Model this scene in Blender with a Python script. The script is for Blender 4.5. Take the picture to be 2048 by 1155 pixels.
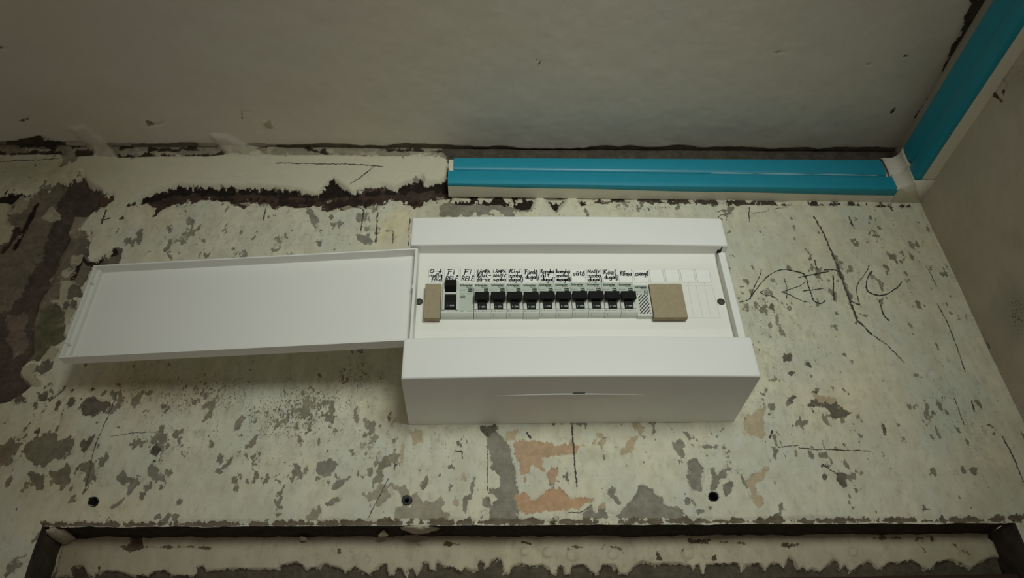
import bpy, bmesh, math, random
import numpy as np
from mathutils import Matrix, Vector

for o in list(bpy.data.objects): bpy.data.objects.remove(o, do_unlink=True)
scene = bpy.context.scene
COL = scene.collection

# ------------------------------------------------------------------ camera
# world: origin = lower left back corner of the fuse box, x right, y into the wall, z up (metres)
FPX, PITCH, YAW, ROLL = 1503.78, 0.631563, 0.0515615, -0.0312676
CAM = np.array([0.0797081, -0.7647393, -0.3740105])
_f = np.array([math.sin(YAW)*math.cos(PITCH), math.cos(YAW)*math.cos(PITCH), math.sin(PITCH)])
_r = np.array([math.cos(YAW), -math.sin(YAW), 0.0]); _u = np.cross(_r, _f)
CR = math.cos(ROLL)*_r + math.sin(ROLL)*_u
CU = -math.sin(ROLL)*_r + math.cos(ROLL)*_u
cam_data = bpy.data.cameras.new('camera'); cam = bpy.data.objects.new('camera', cam_data); COL.objects.link(cam)
m = Matrix.Identity(4)
for i in range(3):
    m[i][0], m[i][1], m[i][2], m[i][3] = CR[i], CU[i], -_f[i], CAM[i]
cam.matrix_world = m
cam_data.sensor_width = 36.0; cam_data.lens = FPX/2048*36.0
cam_data.clip_start = 0.02; cam_data.clip_end = 30
scene.camera = cam

# ------------------------------------------------------------------ light
world = bpy.data.worlds.new('world'); scene.world = world; world.use_nodes = True
bg = world.node_tree.nodes['Background']
bg.inputs[0].default_value = (1.0, 0.89, 0.77, 1); bg.inputs[1].default_value = 0.163
ld = bpy.data.lights.new('work_lamp', 'SPOT'); lo = bpy.data.objects.new('work_lamp', ld); COL.objects.link(lo)
LPOS = Vector((0.42, -1.62, 0.09)); LTGT = Vector((0.16, 0.0, 0.15))
lo.location = LPOS; lo.rotation_euler = (LTGT-LPOS).to_track_quat('-Z', 'Y').to_euler()
ld.energy = 58.5; ld.color = (0.95, 1.0, 0.955); ld.shadow_soft_size = 0.28
ld.spot_size = math.radians(45.5); ld.spot_blend = 1.0
vs = scene.view_settings
vs.view_transform = 'Standard'; vs.look = 'None'; vs.gamma = 1.0; vs.use_curve_mapping = False; vs.exposure = 0.0

# ------------------------------------------------------------------ helpers
def lin(c):
    c = np.asarray(c, float)/255.0
    return np.where(c <= 0.04045, c/12.92, ((c+0.055)/1.055)**2.4)
def alb(r, g, b, k=0.62):
    return tuple(np.clip(lin((r, g, b))/k, 0, 0.9))
def proj(X, Y, Z):
    dx, dy, dz = X-CAM[0], Y-CAM[1], Z-CAM[2]
    d = dx*_f[0]+dy*_f[1]+dz*_f[2]
    d = np.maximum(d, 0.05)
    return 1024+FPX*(dx*CR[0]+dy*CR[1]+dz*CR[2])/d, 577.5-FPX*(dx*CU[0]+dy*CU[1]+dz*CU[2])/d
def ray(q):
    return (q[0]-1024)/FPX*CR - (q[1]-577.5)/FPX*CU + _f
def onY(q, Y): d = ray(q); return CAM+d*((Y-CAM[1])/d[1])
def onZ(q, Z): d = ray(q); return CAM+d*((Z-CAM[2])/d[2])
def onX(q, X): d = ray(q); return CAM+d*((X-CAM[0])/d[0])

_rng = np.random.RandomState(7); _tab = _rng.rand(256, 256)
def vnoise(x, y):
    xi = np.floor(x).astype(int); yi = np.floor(y).astype(int); fx = x-xi; fy = y-yi
    fx = fx*fx*(3-2*fx); fy = fy*fy*(3-2*fy)
    a = _tab[xi & 255, yi & 255]; b = _tab[(xi+1) & 255, yi & 255]; c = _tab[xi & 255, (yi+1) & 255]; d = _tab[(xi+1) & 255, (yi+1) & 255]
    return (a*(1-fx)+b*fx)*(1-fy)+(c*(1-fx)+d*fx)*fy
def fbm(x, y, o=4):
    s = 0; a = 0.5; t = 0
    for i in range(o):
        s = s+a*(vnoise(x*2**i+13.7*i, y*2**i+5.1*i)-0.5); t += a; a *= 0.55
    return s/t*2      # about -1..1

def link(o, parent=None):
    COL.objects.link(o)
    if parent is not None: o.parent = parent
    return o
def tag(o, label=None, cat=None, group=None, kind=None):
    if label: o['label'] = label
    if cat: o['category'] = cat
    if group: o['group'] = group
    if kind: o['kind'] = kind
    return o
def empty(name, loc=(0, 0, 0)):
    o = bpy.data.objects.new(name, None); o.location = loc; o.empty_display_size = 0.02
    return link(o)
def mesh_obj(name, verts, faces, mat, parent=None, smooth=False, loc=(0, 0, 0)):
    me = bpy.data.meshes.new(name); me.from_pydata([tuple(v) for v in verts], [], faces); me.update()
    if mat: me.materials.append(mat)
    if smooth: me.polygons.foreach_set('use_smooth', [True]*len(me.polygons))
    o = bpy.data.objects.new(name, me); o.location = loc
    return link(o, parent)
def bm_obj(name, bm, mat, parent=None, smooth=False):
    me = bpy.data.meshes.new(name); bmesh.ops.recalc_face_normals(bm, faces=bm.faces); bm.to_mesh(me); bm.free()
    if mat: me.materials.append(mat)
    if smooth: me.polygons.foreach_set('use_smooth', [True]*len(me.polygons))
    return link(bpy.data.objects.new(name, me), parent)
def add_box(bm, x0, x1, y0, y1, z0, z1, bev=0.0, seg=2):
    r = bmesh.ops.create_cube(bm, size=1.0); vs_ = r['verts']
    for v in vs_:
        v.co = Vector((x0+(v.co.x+.5)*(x1-x0), y0+(v.co.y+.5)*(y1-y0), z0+(v.co.z+.5)*(z1-z0)))
    if bev > 0:
        es = list({e for v in vs_ for e in v.link_edges})
        bmesh.ops.bevel(bm, geom=es, offset=bev, segments=seg, profile=0.6, affect='EDGES')
def box(name, x0, x1, y0, y1, z0, z1, mat, parent=None, bev=0.0, seg=2):
    bm = bmesh.new(); add_box(bm, x0, x1, y0, y1, z0, z1, bev, seg)
    return bm_obj(name, bm, mat, parent)
def prism_x(bm, prof, x0, x1):
    """prof: list of (y,z), closed, extruded along x"""
    a = [bm.verts.new((x0, p[0], p[1])) for p in prof]; b = [bm.verts.new((x1, p[0], p[1])) for p in prof]
    n = len(prof)
    for i in range(n): bm.faces.new((a[i], a[(i+1) % n], b[(i+1) % n], b[i]))
    bm.faces.new(a[::-1]); bm.faces.new(b)
def ribbons(strokes, width, to3d, off, vary=0.0, seed=0, cap=True):
    """flat strokes (ink, pencil) lying on a surface; strokes in 2D, to3d maps (x,y,off)->3D"""
    rnd = random.Random(seed); V = []; F = []
    for s in strokes:
        p = [np.array(q[:2], float) for q in s]
        if len(p) < 2: continue
        if cap:
            d0 = p[0]-p[1]; d1 = p[-1]-p[-2]
            p[0] = p[0]+d0/(np.linalg.norm(d0)+1e-9)*width*.4; p[-1] = p[-1]+d1/(np.linalg.norm(d1)+1e-9)*width*.4
        base = len(V)
        for i, q in enumerate(p):
            t = (p[min(i+1, len(p)-1)]-p[max(i-1, 0)]); t = t/(np.linalg.norm(t)+1e-9); n = np.array([-t[1], t[0]])
            w = width*.5*(1+vary*(rnd.random()*2-1))
            V.append(to3d(*(q+n*w), off)); V.append(to3d(*(q-n*w), off))
        for i in range(len(p)-1): F.append((base+2*i, base+2*i+1, base+2*i+3, base+2*i+2))
    return V, F

# ------------------------------------------------------------------ materials
def new_mat(name):
    m_ = bpy.data.materials.new(name); m_.use_nodes = True; nt = m_.node_tree
    return m_, nt, nt.nodes['Principled BSDF']
def plain(name, col, rough=0.5, var=0.04, scale=60, bump=0.0, spec=0.5, bscale=900, metal=0.0):
    """principled with a soft procedural colour variation and fine relief"""
    m_, nt, b = new_mat(name); N = nt.nodes; L = nt.links
    tc = N.new('ShaderNodeTexCoord'); no = N.new('ShaderNodeTexNoise'); no.inputs['Scale'].default_value = scale; no.inputs['Detail'].default_value = 3
    L.new(tc.outputs['Object'], no.inputs['Vector'])
    mix = N.new('ShaderNodeMix'); mix.data_type = 'RGBA'
    mix.inputs[6].default_value = (*[c*(1-var) for c in col], 1); mix.inputs[7].default_value = (*[min(1, c*(1+var)) for c in col], 1)
    L.new(no.outputs['Fac'], mix.inputs[0]); L.new(mix.outputs[2], b.inputs['Base Color'])
    b.inputs['Roughness'].default_value = rough; b.inputs['Specular IOR Level'].default_value = spec; b.inputs['Metallic'].default_value = metal
    if bump > 0:
        n2 = N.new('ShaderNodeTexNoise'); n2.inputs['Scale'].default_value = bscale; n2.inputs['Detail'].default_value = 2
        bp = N.new('ShaderNodeBump'); bp.inputs['Strength'].default_value = bump; bp.inputs['Distance'].default_value = 0.0006
        L.new(tc.outputs['Object'], n2.inputs['Vector']); L.new(n2.outputs['Fac'], bp.inputs['Height']); L.new(bp.outputs[0], b.inputs['Normal'])
    return m_
def plaster_mat(name, ca, cb, speck=(0.2, 0.18, 0.14), bump=0.35, mottle=14.0, wear=1.0):
    """old paint over plaster: attributes peel / pcol / spk / tone hold where layers are missing, pitted or stained"""
    m_, nt, b = new_mat(name); N = nt.nodes; L = nt.links
    tc = N.new('ShaderNodeTexCoord')
    def noise(scale, det=4, rough=0.55, stretch=(1, 1, 1)):
        mp = N.new('ShaderNodeMapping'); mp.inputs['Scale'].default_value = stretch; L.new(tc.outputs['Object'], mp.inputs['Vector'])
        n = N.new('ShaderNodeTexNoise'); n.inputs['Scale'].default_value = scale; n.inputs['Detail'].default_value = det; n.inputs['Roughness'].default_value = rough
        L.new(mp.outputs[0], n.inputs['Vector']); return n.outputs['Fac']
    def attr(nm):
        a = N.new('ShaderNodeAttribute'); a.attribute_name = nm; return a
    def math_(op, a, c, clamp=False):
        n = N.new('ShaderNodeMath'); n.operation = op; n.use_clamp = clamp
        for i, v in enumerate((a, c)):
            if v is None: continue
            if isinstance(v, (int, float)): n.inputs[i].default_value = v
            else: L.new(v, n.inputs[i])
        return n.outputs[0]
    def ramp(v, lo_, hi_):
        n = N.new('ShaderNodeMapRange'); n.interpolation_type = 'SMOOTHSTEP'
        n.inputs['From Min'].default_value = lo_; n.inputs['From Max'].default_value = hi_; L.new(v, n.inputs['Value']); return n.outputs['Result']
    def mix(f, a, c, mode='MIX'):
        n = N.new('ShaderNodeMix'); n.data_type = 'RGBA'; n.blend_type = mode
        for i, v in ((0, f), (6, a), (7, c)):
            if isinstance(v, (int, float)): n.inputs[i].default_value = v
            elif isinstance(v, tuple): n.inputs[i].default_value = (*v[:3], 1)
            else: L.new(v, n.inputs[i])
        return n.outputs[2]
    base = mix(ramp(noise(mottle, 4), .35, .65), ca, cb)
    base = mix(math_('MULTIPLY', ramp(noise(60, 5, .65, (1, 1, .6)), .35, .72), min(1.0, wear)), base, tuple(c*0.80 for c in ca))
    # thin worn streaks showing a cooler under-coat
    spk = attr('spk').outputs['Fac']
    worn = math_('MULTIPLY', ramp(math_('ADD', noise(130, 6, .74, (1, 1, .55)), math_('MULTIPLY', spk, 0.10)), .52, .68), math_('ADD', math_('MULTIPLY', spk, 0.35*wear), 0.42*wear), True)
    base = mix(worn, base, tuple(c*0.62 for c in cb))
    # pits and flecks
    th = math_('SUBTRACT', 0.79, math_('MULTIPLY', spk, 0.345))
    n1 = noise(210, 6, .78, (1.2, 1, .6))
    d1 = math_('SUBTRACT', n1, th)
    f1 = ramp(d1, 0.0, 0.045)
    base = mix(math_('MULTIPLY', f1, 0.62), base, speck)
    f2 = ramp(math_('SUBTRACT', noise(480, 3, .6, (1.1, 1, .7)), math_('ADD', th, -0.02)), 0.0, 0.04)
    base = mix(math_('MULTIPLY', f2, 0.75), base, tuple(c*0.45 for c in speck))
    # missing layers
    pn = math_('SUBTRACT', noise(420, 4, .65), 0.5)
    cl = N.new('ShaderNodeClamp'); cl.inputs['Min'].default_value = 0.20; cl.inputs['Max'].default_value = 0.80; L.new(attr('peel').outputs['Fac'], cl.inputs['Value'])
    isl = math_('MULTIPLY', math_('SUBTRACT', noise(120, 6, .7, (1, 1, .65)), 0.5), 0.85*min(1.0, wear))
    pv = math_('ADD', math_('ADD', cl.outputs[0], isl), math_('MULTIPLY', pn, 0.40))
    pm = ramp(pv, 0.485, 0.52)
    bw = N.new('ShaderNodeRGBToBW'); L.new(attr('pcol').outputs['Color'], bw.inputs[0]); vf = math_('SUBTRACT', 1.12, math_('MULTIPLY', bw.outputs[0], 1.7), True)
    pc2 = mix(vf, attr('pcol').outputs['Color'], mix(ramp(noise(48, 6, .7), .32, .68), (.76, .76, .75), (1.2, 1.2, 1.19)), 'MULTIPLY')
    under = mix(vf, pc2, mix(ramp(noise(160, 5, .65), .3, .7), (.78, .78, .78), (1.14, 1.13, 1.12)), 'MULTIPLY')
    col = mix(pm, base, under)
    col = mix(1.0, col, attr('tone').outputs['Color'], 'MULTIPLY')
    L.new(col, b.inputs['Base Color'])
    b.inputs['Roughness'].default_value = 0.88; b.inputs['Specular IOR Level'].default_value = 0.2
    h = math_('ADD', math_('MULTIPLY', noise(330, 5, .6), 0.6), math_('MULTIPLY', math_('ADD', f1, f2), -0.5))
    h = math_('ADD', h, math_('MULTIPLY', pm, -0.9))
    bp = N.new('ShaderNodeBump'); bp.inputs['Strength'].default_value = bump; bp.inputs['Distance'].default_value = 0.0012
    L.new(h, bp.inputs['Height']); L.new(bp.outputs[0], b.inputs['Normal'])
    return m_

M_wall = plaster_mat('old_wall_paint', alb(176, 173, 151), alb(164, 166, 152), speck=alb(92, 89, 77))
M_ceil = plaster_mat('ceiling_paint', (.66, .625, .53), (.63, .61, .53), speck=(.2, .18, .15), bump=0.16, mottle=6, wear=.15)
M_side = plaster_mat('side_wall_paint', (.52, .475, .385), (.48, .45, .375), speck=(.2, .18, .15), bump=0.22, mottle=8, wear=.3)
M_frame = plaster_mat('frame_paint', alb(160, 152, 128), alb(152, 146, 126), speck=alb(70, 62, 50), bump=0.3)
M_soffit = plain('dark_soffit', (.05, .04, .032), .9, .5, 120, .8, .1, 300)
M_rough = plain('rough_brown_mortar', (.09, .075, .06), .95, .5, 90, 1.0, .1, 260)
M_box = plain('white_plastic', (.80, .81, .755), .42, .012, 30, .10, .35)
M_boxpan = plain('white_plastic_inner', (.80, .80, .72), .5, .012, 30, .08, .3)
M_label = plain('label_paper', (.84, .86, .80), .6, .01)
M_ink = plain('black_marker', (.008, .008, .008), .7, .1)
M_line = plain('grey_print', (.22, .23, .21), .7, .05)
M_faint = plain('faint_moulding', (.58, .59, .53), .7, .03)
M_dev = plain('grey_device_plastic', (.60, .63, .56), .45, .03, 80, .05)
M_devl = plain('pale_green_sticker', (.49, .545, .46), .5, .03, 80)
M_devshade = plain('grey_device_insert', (.42, .44, .40), .5, .03, 80)
M_black = plain('black_plastic', (.006, .0065, .006), .6, .15, 200, .08, .15)
M_black2 = plain('black_window', (.009, .010, .009), .6, .15, 200, .0, .15)
M_green = plain('green_print', (.022, .055, .024), .6, .05)
M_greend = plain('dark_green_badge', (.010, .030, .013), .6, .05)
M_wtext = plain('white_print', (.55, .56, .54), .6, .02)
M_board = plain('brown_hardboard', (.345, .292, .185), .8, .16, 260, .35, .15, 500)
M_trunk = plain('cream_plastic', (.70, .675, .56), .5, .02, 30, .05)
M_blue = plain('blue_film', (.014, .27, .37), .36, .05, 70, .12, .4, 500)
M_edge = plain('film_edge', (.30, .55, .62), .4, .03)
M_hole = plain('dark_hole', (.012, .011, .010), .9, .2)
M_plug = plain('dark_plug', (.035, .04, .042), .6, .1)
M_screw = plain('brown_recess', (.055, .050, .042), .7, .15, 300)
M_wood = plain('red_brown_wood', (.055, .026, .018), .7, .3, 40, .4, .2, 200)
M_char = plain('charcoal', (.035, .034, .030), .95, .2, 400)
M_crack = plain('crack_dark', (.075, .068, .055), .95, .3, 300)
M_cream = plain('filler_plaster', alb(150, 146, 126), .9, .08, 120, .7, .15, 220)
M_mould = plain('grey_filler', (.33, .325, .285), .9, .12, 90, .8, .15, 200)

# ------------------------------------------------------------------ relief engine for walls: layers traced in photo pixels, kept on the real plane
ZOOM = {'P': (0, 0, 1), 'A': (0, 220, 3.657), 'B': (400, 220, 3.657), 'L1': (0, 260, 3.85), 'L2': (0, 520, 3.85), 'Z4': (0, 760, 2.923), 'Z5': (500, 760, 2.923),
        'Z6': (1000, 760, 2.923), 'Z7': (1488, 760, 2.923), 'Z8': (1428, 400, 2.887), 'T6': (880, 290, 3.531), 'W': (1480, 520, 5.689),
        'M1': (560, 960, 4.096), 'M2': (0, 1020, 4.876), 'M3': (1748, 1000, 6.827)}
def zp(z, pts):
    ox, oy, s = ZOOM[z]
    return [(ox+x/s, oy+y/s) for x, y in pts]
def sd_poly(u, v, pts):
    """signed distance, + inside"""
    P = np.array(pts, float); n = len(P); d = np.full(u.shape, 1e9); ins = np.zeros(u.shape, bool)
    for i in range(n):
        a = P[i]; b_ = P[(i+1) % n]; e = b_-a; wx = u-a[0]; wy = v-a[1]
        t = np.clip((wx*e[0]+wy*e[1])/(e@e+1e-9), 0, 1)
        d = np.minimum(d, (wx-e[0]*t)**2+(wy-e[1]*t)**2)
        c = ((a[1] > v) != (b_[1] > v))
        with np.errstate(divide='ignore', invalid='ignore'):
            xi = (b_[0]-a[0])*(v-a[1])/(b_[1]-a[1]+1e-12)+a[0]
        ins ^= c & (u < xi)
    return np.sqrt(d)*np.where(ins, 1, -1)
def sd_line(u, v, pts, w):
    P = np.array(pts, float); d = np.full(u.shape, 1e9)
    for i in range(len(P)-1):
        a = P[i]; e = P[i+1]-a; wx = u-a[0]; wy = v-a[1]
        t = np.clip((wx*e[0]+wy*e[1])/(e@e+1e-9), 0, 1); d = np.minimum(d, (wx-e[0]*t)**2+(wy-e[1]*t)**2)
    return w-np.sqrt(d)
class Relief:
    def __init__(s, U, V, a, b):
        """U,V photo pixels of the vertices; a,b metric surface coordinates"""
        s.U, s.V, s.a, s.b = U, V, a, b; n = U.shape
        s.sd = np.full(n, -60.0); s.best = np.full(n, -60.0); s.pcol = np.ones(n+(3,))*0.25; s.h = np.zeros(n); s.spk = np.zeros(n); s.tone = np.ones(n+(3,))
        s.warp = 7*fbm(a*170, b*110, 4)+7*fbm(a*62+7, b*42+3, 4)
        s.low = 4*fbm(a*40+2, b*30+8, 2)
    def layer(s, pts, col, h, soft=0.0, edge=2.5, line=None, warp=1.0, hard=False):
        P = np.array(pts); mg = 26
        k = (s.U > P[:, 0].min()-mg) & (s.U < P[:, 0].max()+mg) & (s.V > P[:, 1].min()-mg) & (s.V < P[:, 1].max()+mg)
        if not k.any(): return
        u, v = s.U[k], s.V[k]
        d = (sd_poly(u, v, pts) if line is None else sd_line(u, v, pts, line))+s.warp[k]*warp
        dh = d-s.warp[k]*warp+s.low[k]*warp
        if soft: d = d+2.4*soft*fbm(s.a[k]*110+3, s.b[k]*75+9, 4)-soft*.15
        over = d > np.minimum(s.best[k], 3.0)
        # later layers win where they are inside; outside the nearest one owns the colour
        inside = d > -1.5
        own = inside | (d > s.best[k])
        pc = s.pcol[k]; pc[own] = col; s.pcol[k] = pc
        s.best[k] = np.where(inside, d, np.maximum(s.best[k], d))
        s.sd[k] = np.maximum(s.sd[k], d)
        e_ = edge if hard else max(edge, abs(h)*900); t = np.clip(dh/e_*0.5+0.5, 0, 1); t = t*t*(3-2*t)
        s.h[k] = s.h[k]*(1-t)+h*t
    def clear(s, pts, h=0.0, edge=2.5):
        """paint still standing inside a missing area"""
        P = np.array(pts); mg = 16
        k = (s.U > P[:, 0].min()-mg) & (s.U < P[:, 0].max()+mg) & (s.V > P[:, 1].min()-mg) & (s.V < P[:, 1].max()+mg)
        d = sd_poly(s.U[k], s.V[k], pts)+s.warp[k]
        s.sd[k] = np.minimum(s.sd[k], -d); s.best[k] = np.minimum(s.best[k], -d)
        t = np.clip(d/edge*0.5+0.5, 0, 1); s.h[k] = s.h[k]*(1-t)+h*t
    def stain(s, cx, cy, rx, ry, col, k=1.0, n=0.5):
        d = np.sqrt(((s.U-cx)/rx)**2+((s.V-cy)/ry)**2)+n*fbm(s.a*35+cx, s.b*30+cy, 4)*0.8
        t = np.clip(1.3-d, 0, 1)*k; t = np.clip(t, 0, 1)
        s.tone = s.tone*(1-t[..., None])+s.tone*np.array(col)*t[..., None]
    def fleck(s, cx, cy, rx, ry, k):
        d = np.sqrt(((s.U-cx)/rx)**2+((s.V-cy)/ry)**2)+0.35*fbm(s.a*25+cx, s.b*25, 3)
        s.spk = np.maximum(s.spk, np.clip(1.25-d, 0, 1)*k)
    def chips(s, base=0.12, cols=None, seed=0):
        """small irregular losses of paint, denser where spk is high"""
        v = fbm(s.a*85+seed, s.b*50+seed, 5)+0.45*fbm(s.a*260, s.b*170+seed, 3)
        den = np.clip(s.spk*1.25+base, 0, 1); d = (v-(.62-.50*den))*26
        own = d > s.best; n = fbm(s.a*9+3, s.b*9, 2)[..., None]
        c = np.array(cols[0])*(.5+.5*n)+np.array(cols[1])*(.5-.5*n)
        s.pcol = np.where((own & (d > -6))[..., None], c, s.pcol); s.sd = np.maximum(s.sd, d); s.h -= 0.0007*np.clip(d/3, 0, 1)*(s.best < 0)
    def store(s, me, idx):
        for nm, arr in (('peel', np.clip(.5+s.sd/26, 0, 1)), ('spk', s.spk)):
            at = me.attributes.new(nm, 'FLOAT', 'POINT'); at.data.foreach_set('value', np.ascontiguousarray(arr.ravel()[idx], dtype=np.float32))
        for nm, arr in (('pcol', s.pcol), ('tone', s.tone)):
            at = me.attributes.new(nm, 'FLOAT_COLOR', 'POINT'); c = np.ones((len(idx), 4), np.float32); c[:, :3] = arr.reshape(-1, 3)[idx]
            at.data.foreach_set('color', c.ravel())
def grid_mesh(name, X, Y, Z, mat, keep=None, relief=None, flip=False, parent=None, smooth=True):
    nr, nc = X.shape; ids = np.arange(nr*nc).reshape(nr, nc)
    q = np.stack([ids[:-1, :-1], ids[:-1, 1:], ids[1:, 1:], ids[1:, :-1]], -1).reshape(-1, 4)
    if flip: q = q[:, ::-1]
    if keep is not None:
        kf = keep.ravel(); q = q[kf[q].all(1)]
    used = np.zeros(nr*nc, bool); used[q.ravel()] = True; idx = np.nonzero(used)[0]
    rem = np.full(nr*nc, -1); rem[idx] = np.arange(len(idx)); q = rem[q]
    co = np.stack([X.ravel()[idx], Y.ravel()[idx], Z.ravel()[idx]], 1).astype(np.float32)
    me = bpy.data.meshes.new(name); me.vertices.add(len(co)); me.vertices.foreach_set('co', co.ravel())
    me.loops.add(q.size); me.loops.foreach_set('vertex_index', q.ravel().astype(np.int32))
    me.polygons.add(len(q)); me.polygons.foreach_set('loop_start', np.arange(0, q.size, 4, dtype=np.int32))
    me.polygons.foreach_set('loop_total', np.full(len(q), 4, np.int32)) if False else None
    me.update(calc_edges=True); me.validate()
    if smooth: me.polygons.foreach_set('use_smooth', np.ones(len(q), bool))
    me.materials.append(mat)
    if relief is not None: relief.store(me, idx)
    return link(bpy.data.objects.new(name, me), parent)
def axis(a, b, c, d, fine, coarse):
    """coarse a..b, fine b..c, coarse c..d"""
    parts = []
    if b > a: parts.append(np.arange(a, b-1e-9, coarse))
    parts.append(np.linspace(b, c, int(round((c-b)/fine))+1))
    if d > c: parts.append(np.arange(c+coarse, d+1e-9, coarse))
    return np.concatenate(parts)

# ------------------------------------------------------------------ the back wall
XR, ZC = 0.700, 0.441                 # right wall plane, ceiling height
XL, XO = -0.360, 0.640                # opening below the wall: left and right reveal
grey = alb(112, 110, 98); greyd = alb(88, 84, 73); greyl = alb(128, 124, 108); tan = alb(148, 126, 102); tanl = alb(146, 135, 112)
brown = alb(58, 46, 38); blk = alb(38, 30, 25); mort = alb(98, 92, 78); mortd = alb(70, 64, 56); mortg = alb(80, 80, 60); mortb = alb(72, 64, 57)
white = alb(166, 163, 143); cream = alb(172, 168, 146)
def zl(x): return -0.1085-0.0105*(x+0.35)+0.0016*fbm(x*45, x*0+3.3, 4)
xs = axis(-1.6, -0.66, XR+0.004, XR+0.004, 0.0012, 0.012); zs = axis(-0.9, -0.172, 0.456, 0.456, 0.0012, 0.009)
GX, GZ = np.meshgrid(xs, zs)
LZ = zl(GX)
inop = (GX > XL) & (GX < XO)
keep = ~(inop & (GZ < LZ-0.0006))
# snap the rows next to the opening onto its ragged edge
near = inop & (np.abs(GZ-LZ) <= 0.00061); GZ = np.where(near, LZ, GZ)
RU, RV = proj(GX, 0*GX, GZ)
R = Relief(RU, RV, GX, GZ)
R.h += 0.0016*fbm(GX*7, GZ*7, 3)+0.0007*fbm(GX*30, GZ*22, 3)
G = lambda z, pts, col=grey, h=-0.0016, **k: R.layer(zp(z, pts), col, h, **k)
# --- old paint swept off at the left, chased channel
G('P', [(-400, 392), (20, 388), (50, 396), (75, 385), (110, 372), (140, 358), (165, 355), (185, 370), (206, 378), (193, 395), (195, 416), (160, 440), (146, 462), (160, 466), (180, 462), (172, 492), (166, 515), (183, 528),
        (165, 570), (150, 580), (128, 600), (130, 640), (128, 655), (100, 690), (75, 715), (60, 720), (40, 735), (57, 770), (20, 800), (-60, 820), (-400, 900)], mort, -0.005, soft=3)
G('L1', [(500, 390), (640, 370), (760, 450), (740, 560), (620, 660), (560, 740), (500, 830), (440, 960), (400, 1060), (360, 1160), (205, 1160), (280, 980), (340, 830), (420, 640), (470, 520)], mortd, -0.014, edge=6)
G('L2', [(0, 380), (130, 300), (200, 150), (240, -10), (400, -10), (340, 180), (280, 300), (240, 450), (240, 700), (150, 800), (130, 860), (220, 950), (150, 1010), (60, 1060), (-300, 1155), (-300, 380)], mortb, -0.012, edge=6, soft=3)
G('L2', [(300, 370), (400, 330), (490, 390), (480, 470), (400, 480), (490, 480), (480, 560), (500, 590), (380, 660), (300, 770), (240, 760), (245, 560), (270, 440)], mortg, -0.008, edge=4, soft=2)
G('L2', [(40, 400), (160, 380), (170, 560), (150, 690), (60, 690), (30, 560)], alb(98, 86, 76), -0.010, edge=5, soft=3)
G('L1', [(760, 490), (870, 485), (875, 525), (800, 585), (750, 580)], alb(76, 61, 48), -0.006)
G('L1', [(320, 645), (370, 588), (422, 630), (350, 690)], alb(140, 136, 118), -0.003)
G('L1', [(0, 545), (80, 560), (60, 640), (40, 720), (130, 735), (60, 860), (-200, 1000), (-300, 545)], alb(150, 146, 124), 0.000)
G('L1', [(0, 470), (50, 435), (25, 480), (60, 475), (130, 490), (225, 500), (120, 520), (60, 540), (-40, 540)], blk, -0.008)
G('L1', [(275, 545), (95, 890)], blk, -0.008, line=3.0, warp=.4)
G('L1', [(0, 920), (70, 850), (130, 740)], brown, -0.006, line=2.2, warp=.4)
G('L1', [(130, 520), (225, 510), (160, 600), (80, 620)], alb(132, 128, 110), -0.002, soft=2)
G('L1', [(560, 640), (690, 650), (640, 720), (560, 780), (520, 780)], alb(120, 114, 97), -0.003, soft=3)
G('L1', [(620, 830), (700, 780), (665, 900), (680, 960), (640, 985), (600, 900)], greyd, -0.004)
G('L1', [(650, 1000), (690, 1020), (740, 1000), (890, 925), (945, 920), (920, 1000), (890, 1030), (660, 1040)], greyd, -0.004)
G('L1', [(640, 985), (655, 1012), (720, 1022), (800, 965), (885, 928)], blk, -0.006, line=1.6, warp=.3)
G('L1', [(540, 1135), (575, 1060), (620, 970)], blk, -0.006, line=2.0, warp=.4)
for p in ([(550, 960), (610, 955), (590, 990), (545, 985)], [(470, 1070), (520, 1050), (500, 1100), (465, 1100)], [(535, 1010), (580, 1000), (560, 1040)]):
    G('L1', p, alb(140, 137, 120), -0.002)
for p in ([(460, 150), (540, 140), (620, 200), (640, 260), (560, 290), (590, 370), (520, 500), (480, 480), (490, 390), (400, 330), (360, 300), (440, 280)],
          [(140, 850), (220, 780), (290, 780), (390, 650), (440, 700), (400, 770), (260, 860), (300, 950), (230, 950), (160, 890)]):
    G('L2', p, alb(142, 138, 118), -0.001, soft=3)
for p in ([(540, 200), (600, 190), (640, 280), (530, 280)], [(470, 330), (510, 330), (500, 360)], [(555, 320), (590, 310), (590, 370), (560, 360)], [(300, 790), (410, 770), (400, 830), (310, 890), (260, 850)], [(300, 1030), (370, 1010), (360, 1080), (300, 1080)],
          [(370, 1060), (500, 960), (490, 1000), (380, 1090)], [(430, 1140), (440, 1080), (500, 1040), (490, 1070)], [(525, 1080), (560, 1055), (625, 1070), (540, 1130)], [(630, 1090), (690, 1072), (830, 1075), (850, 1110), (800, 1150), (730, 1190), (640, 1180)],
          [(70, 1060), (130, 1030), (210, 1040), (200, 1100), (100, 1110)], [(690, 980), (720, 990), (690, 1010)], [(540, 980), (570, 990), (545, 1020)]):
    G('L2', p, greyd, -0.0022)
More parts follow.
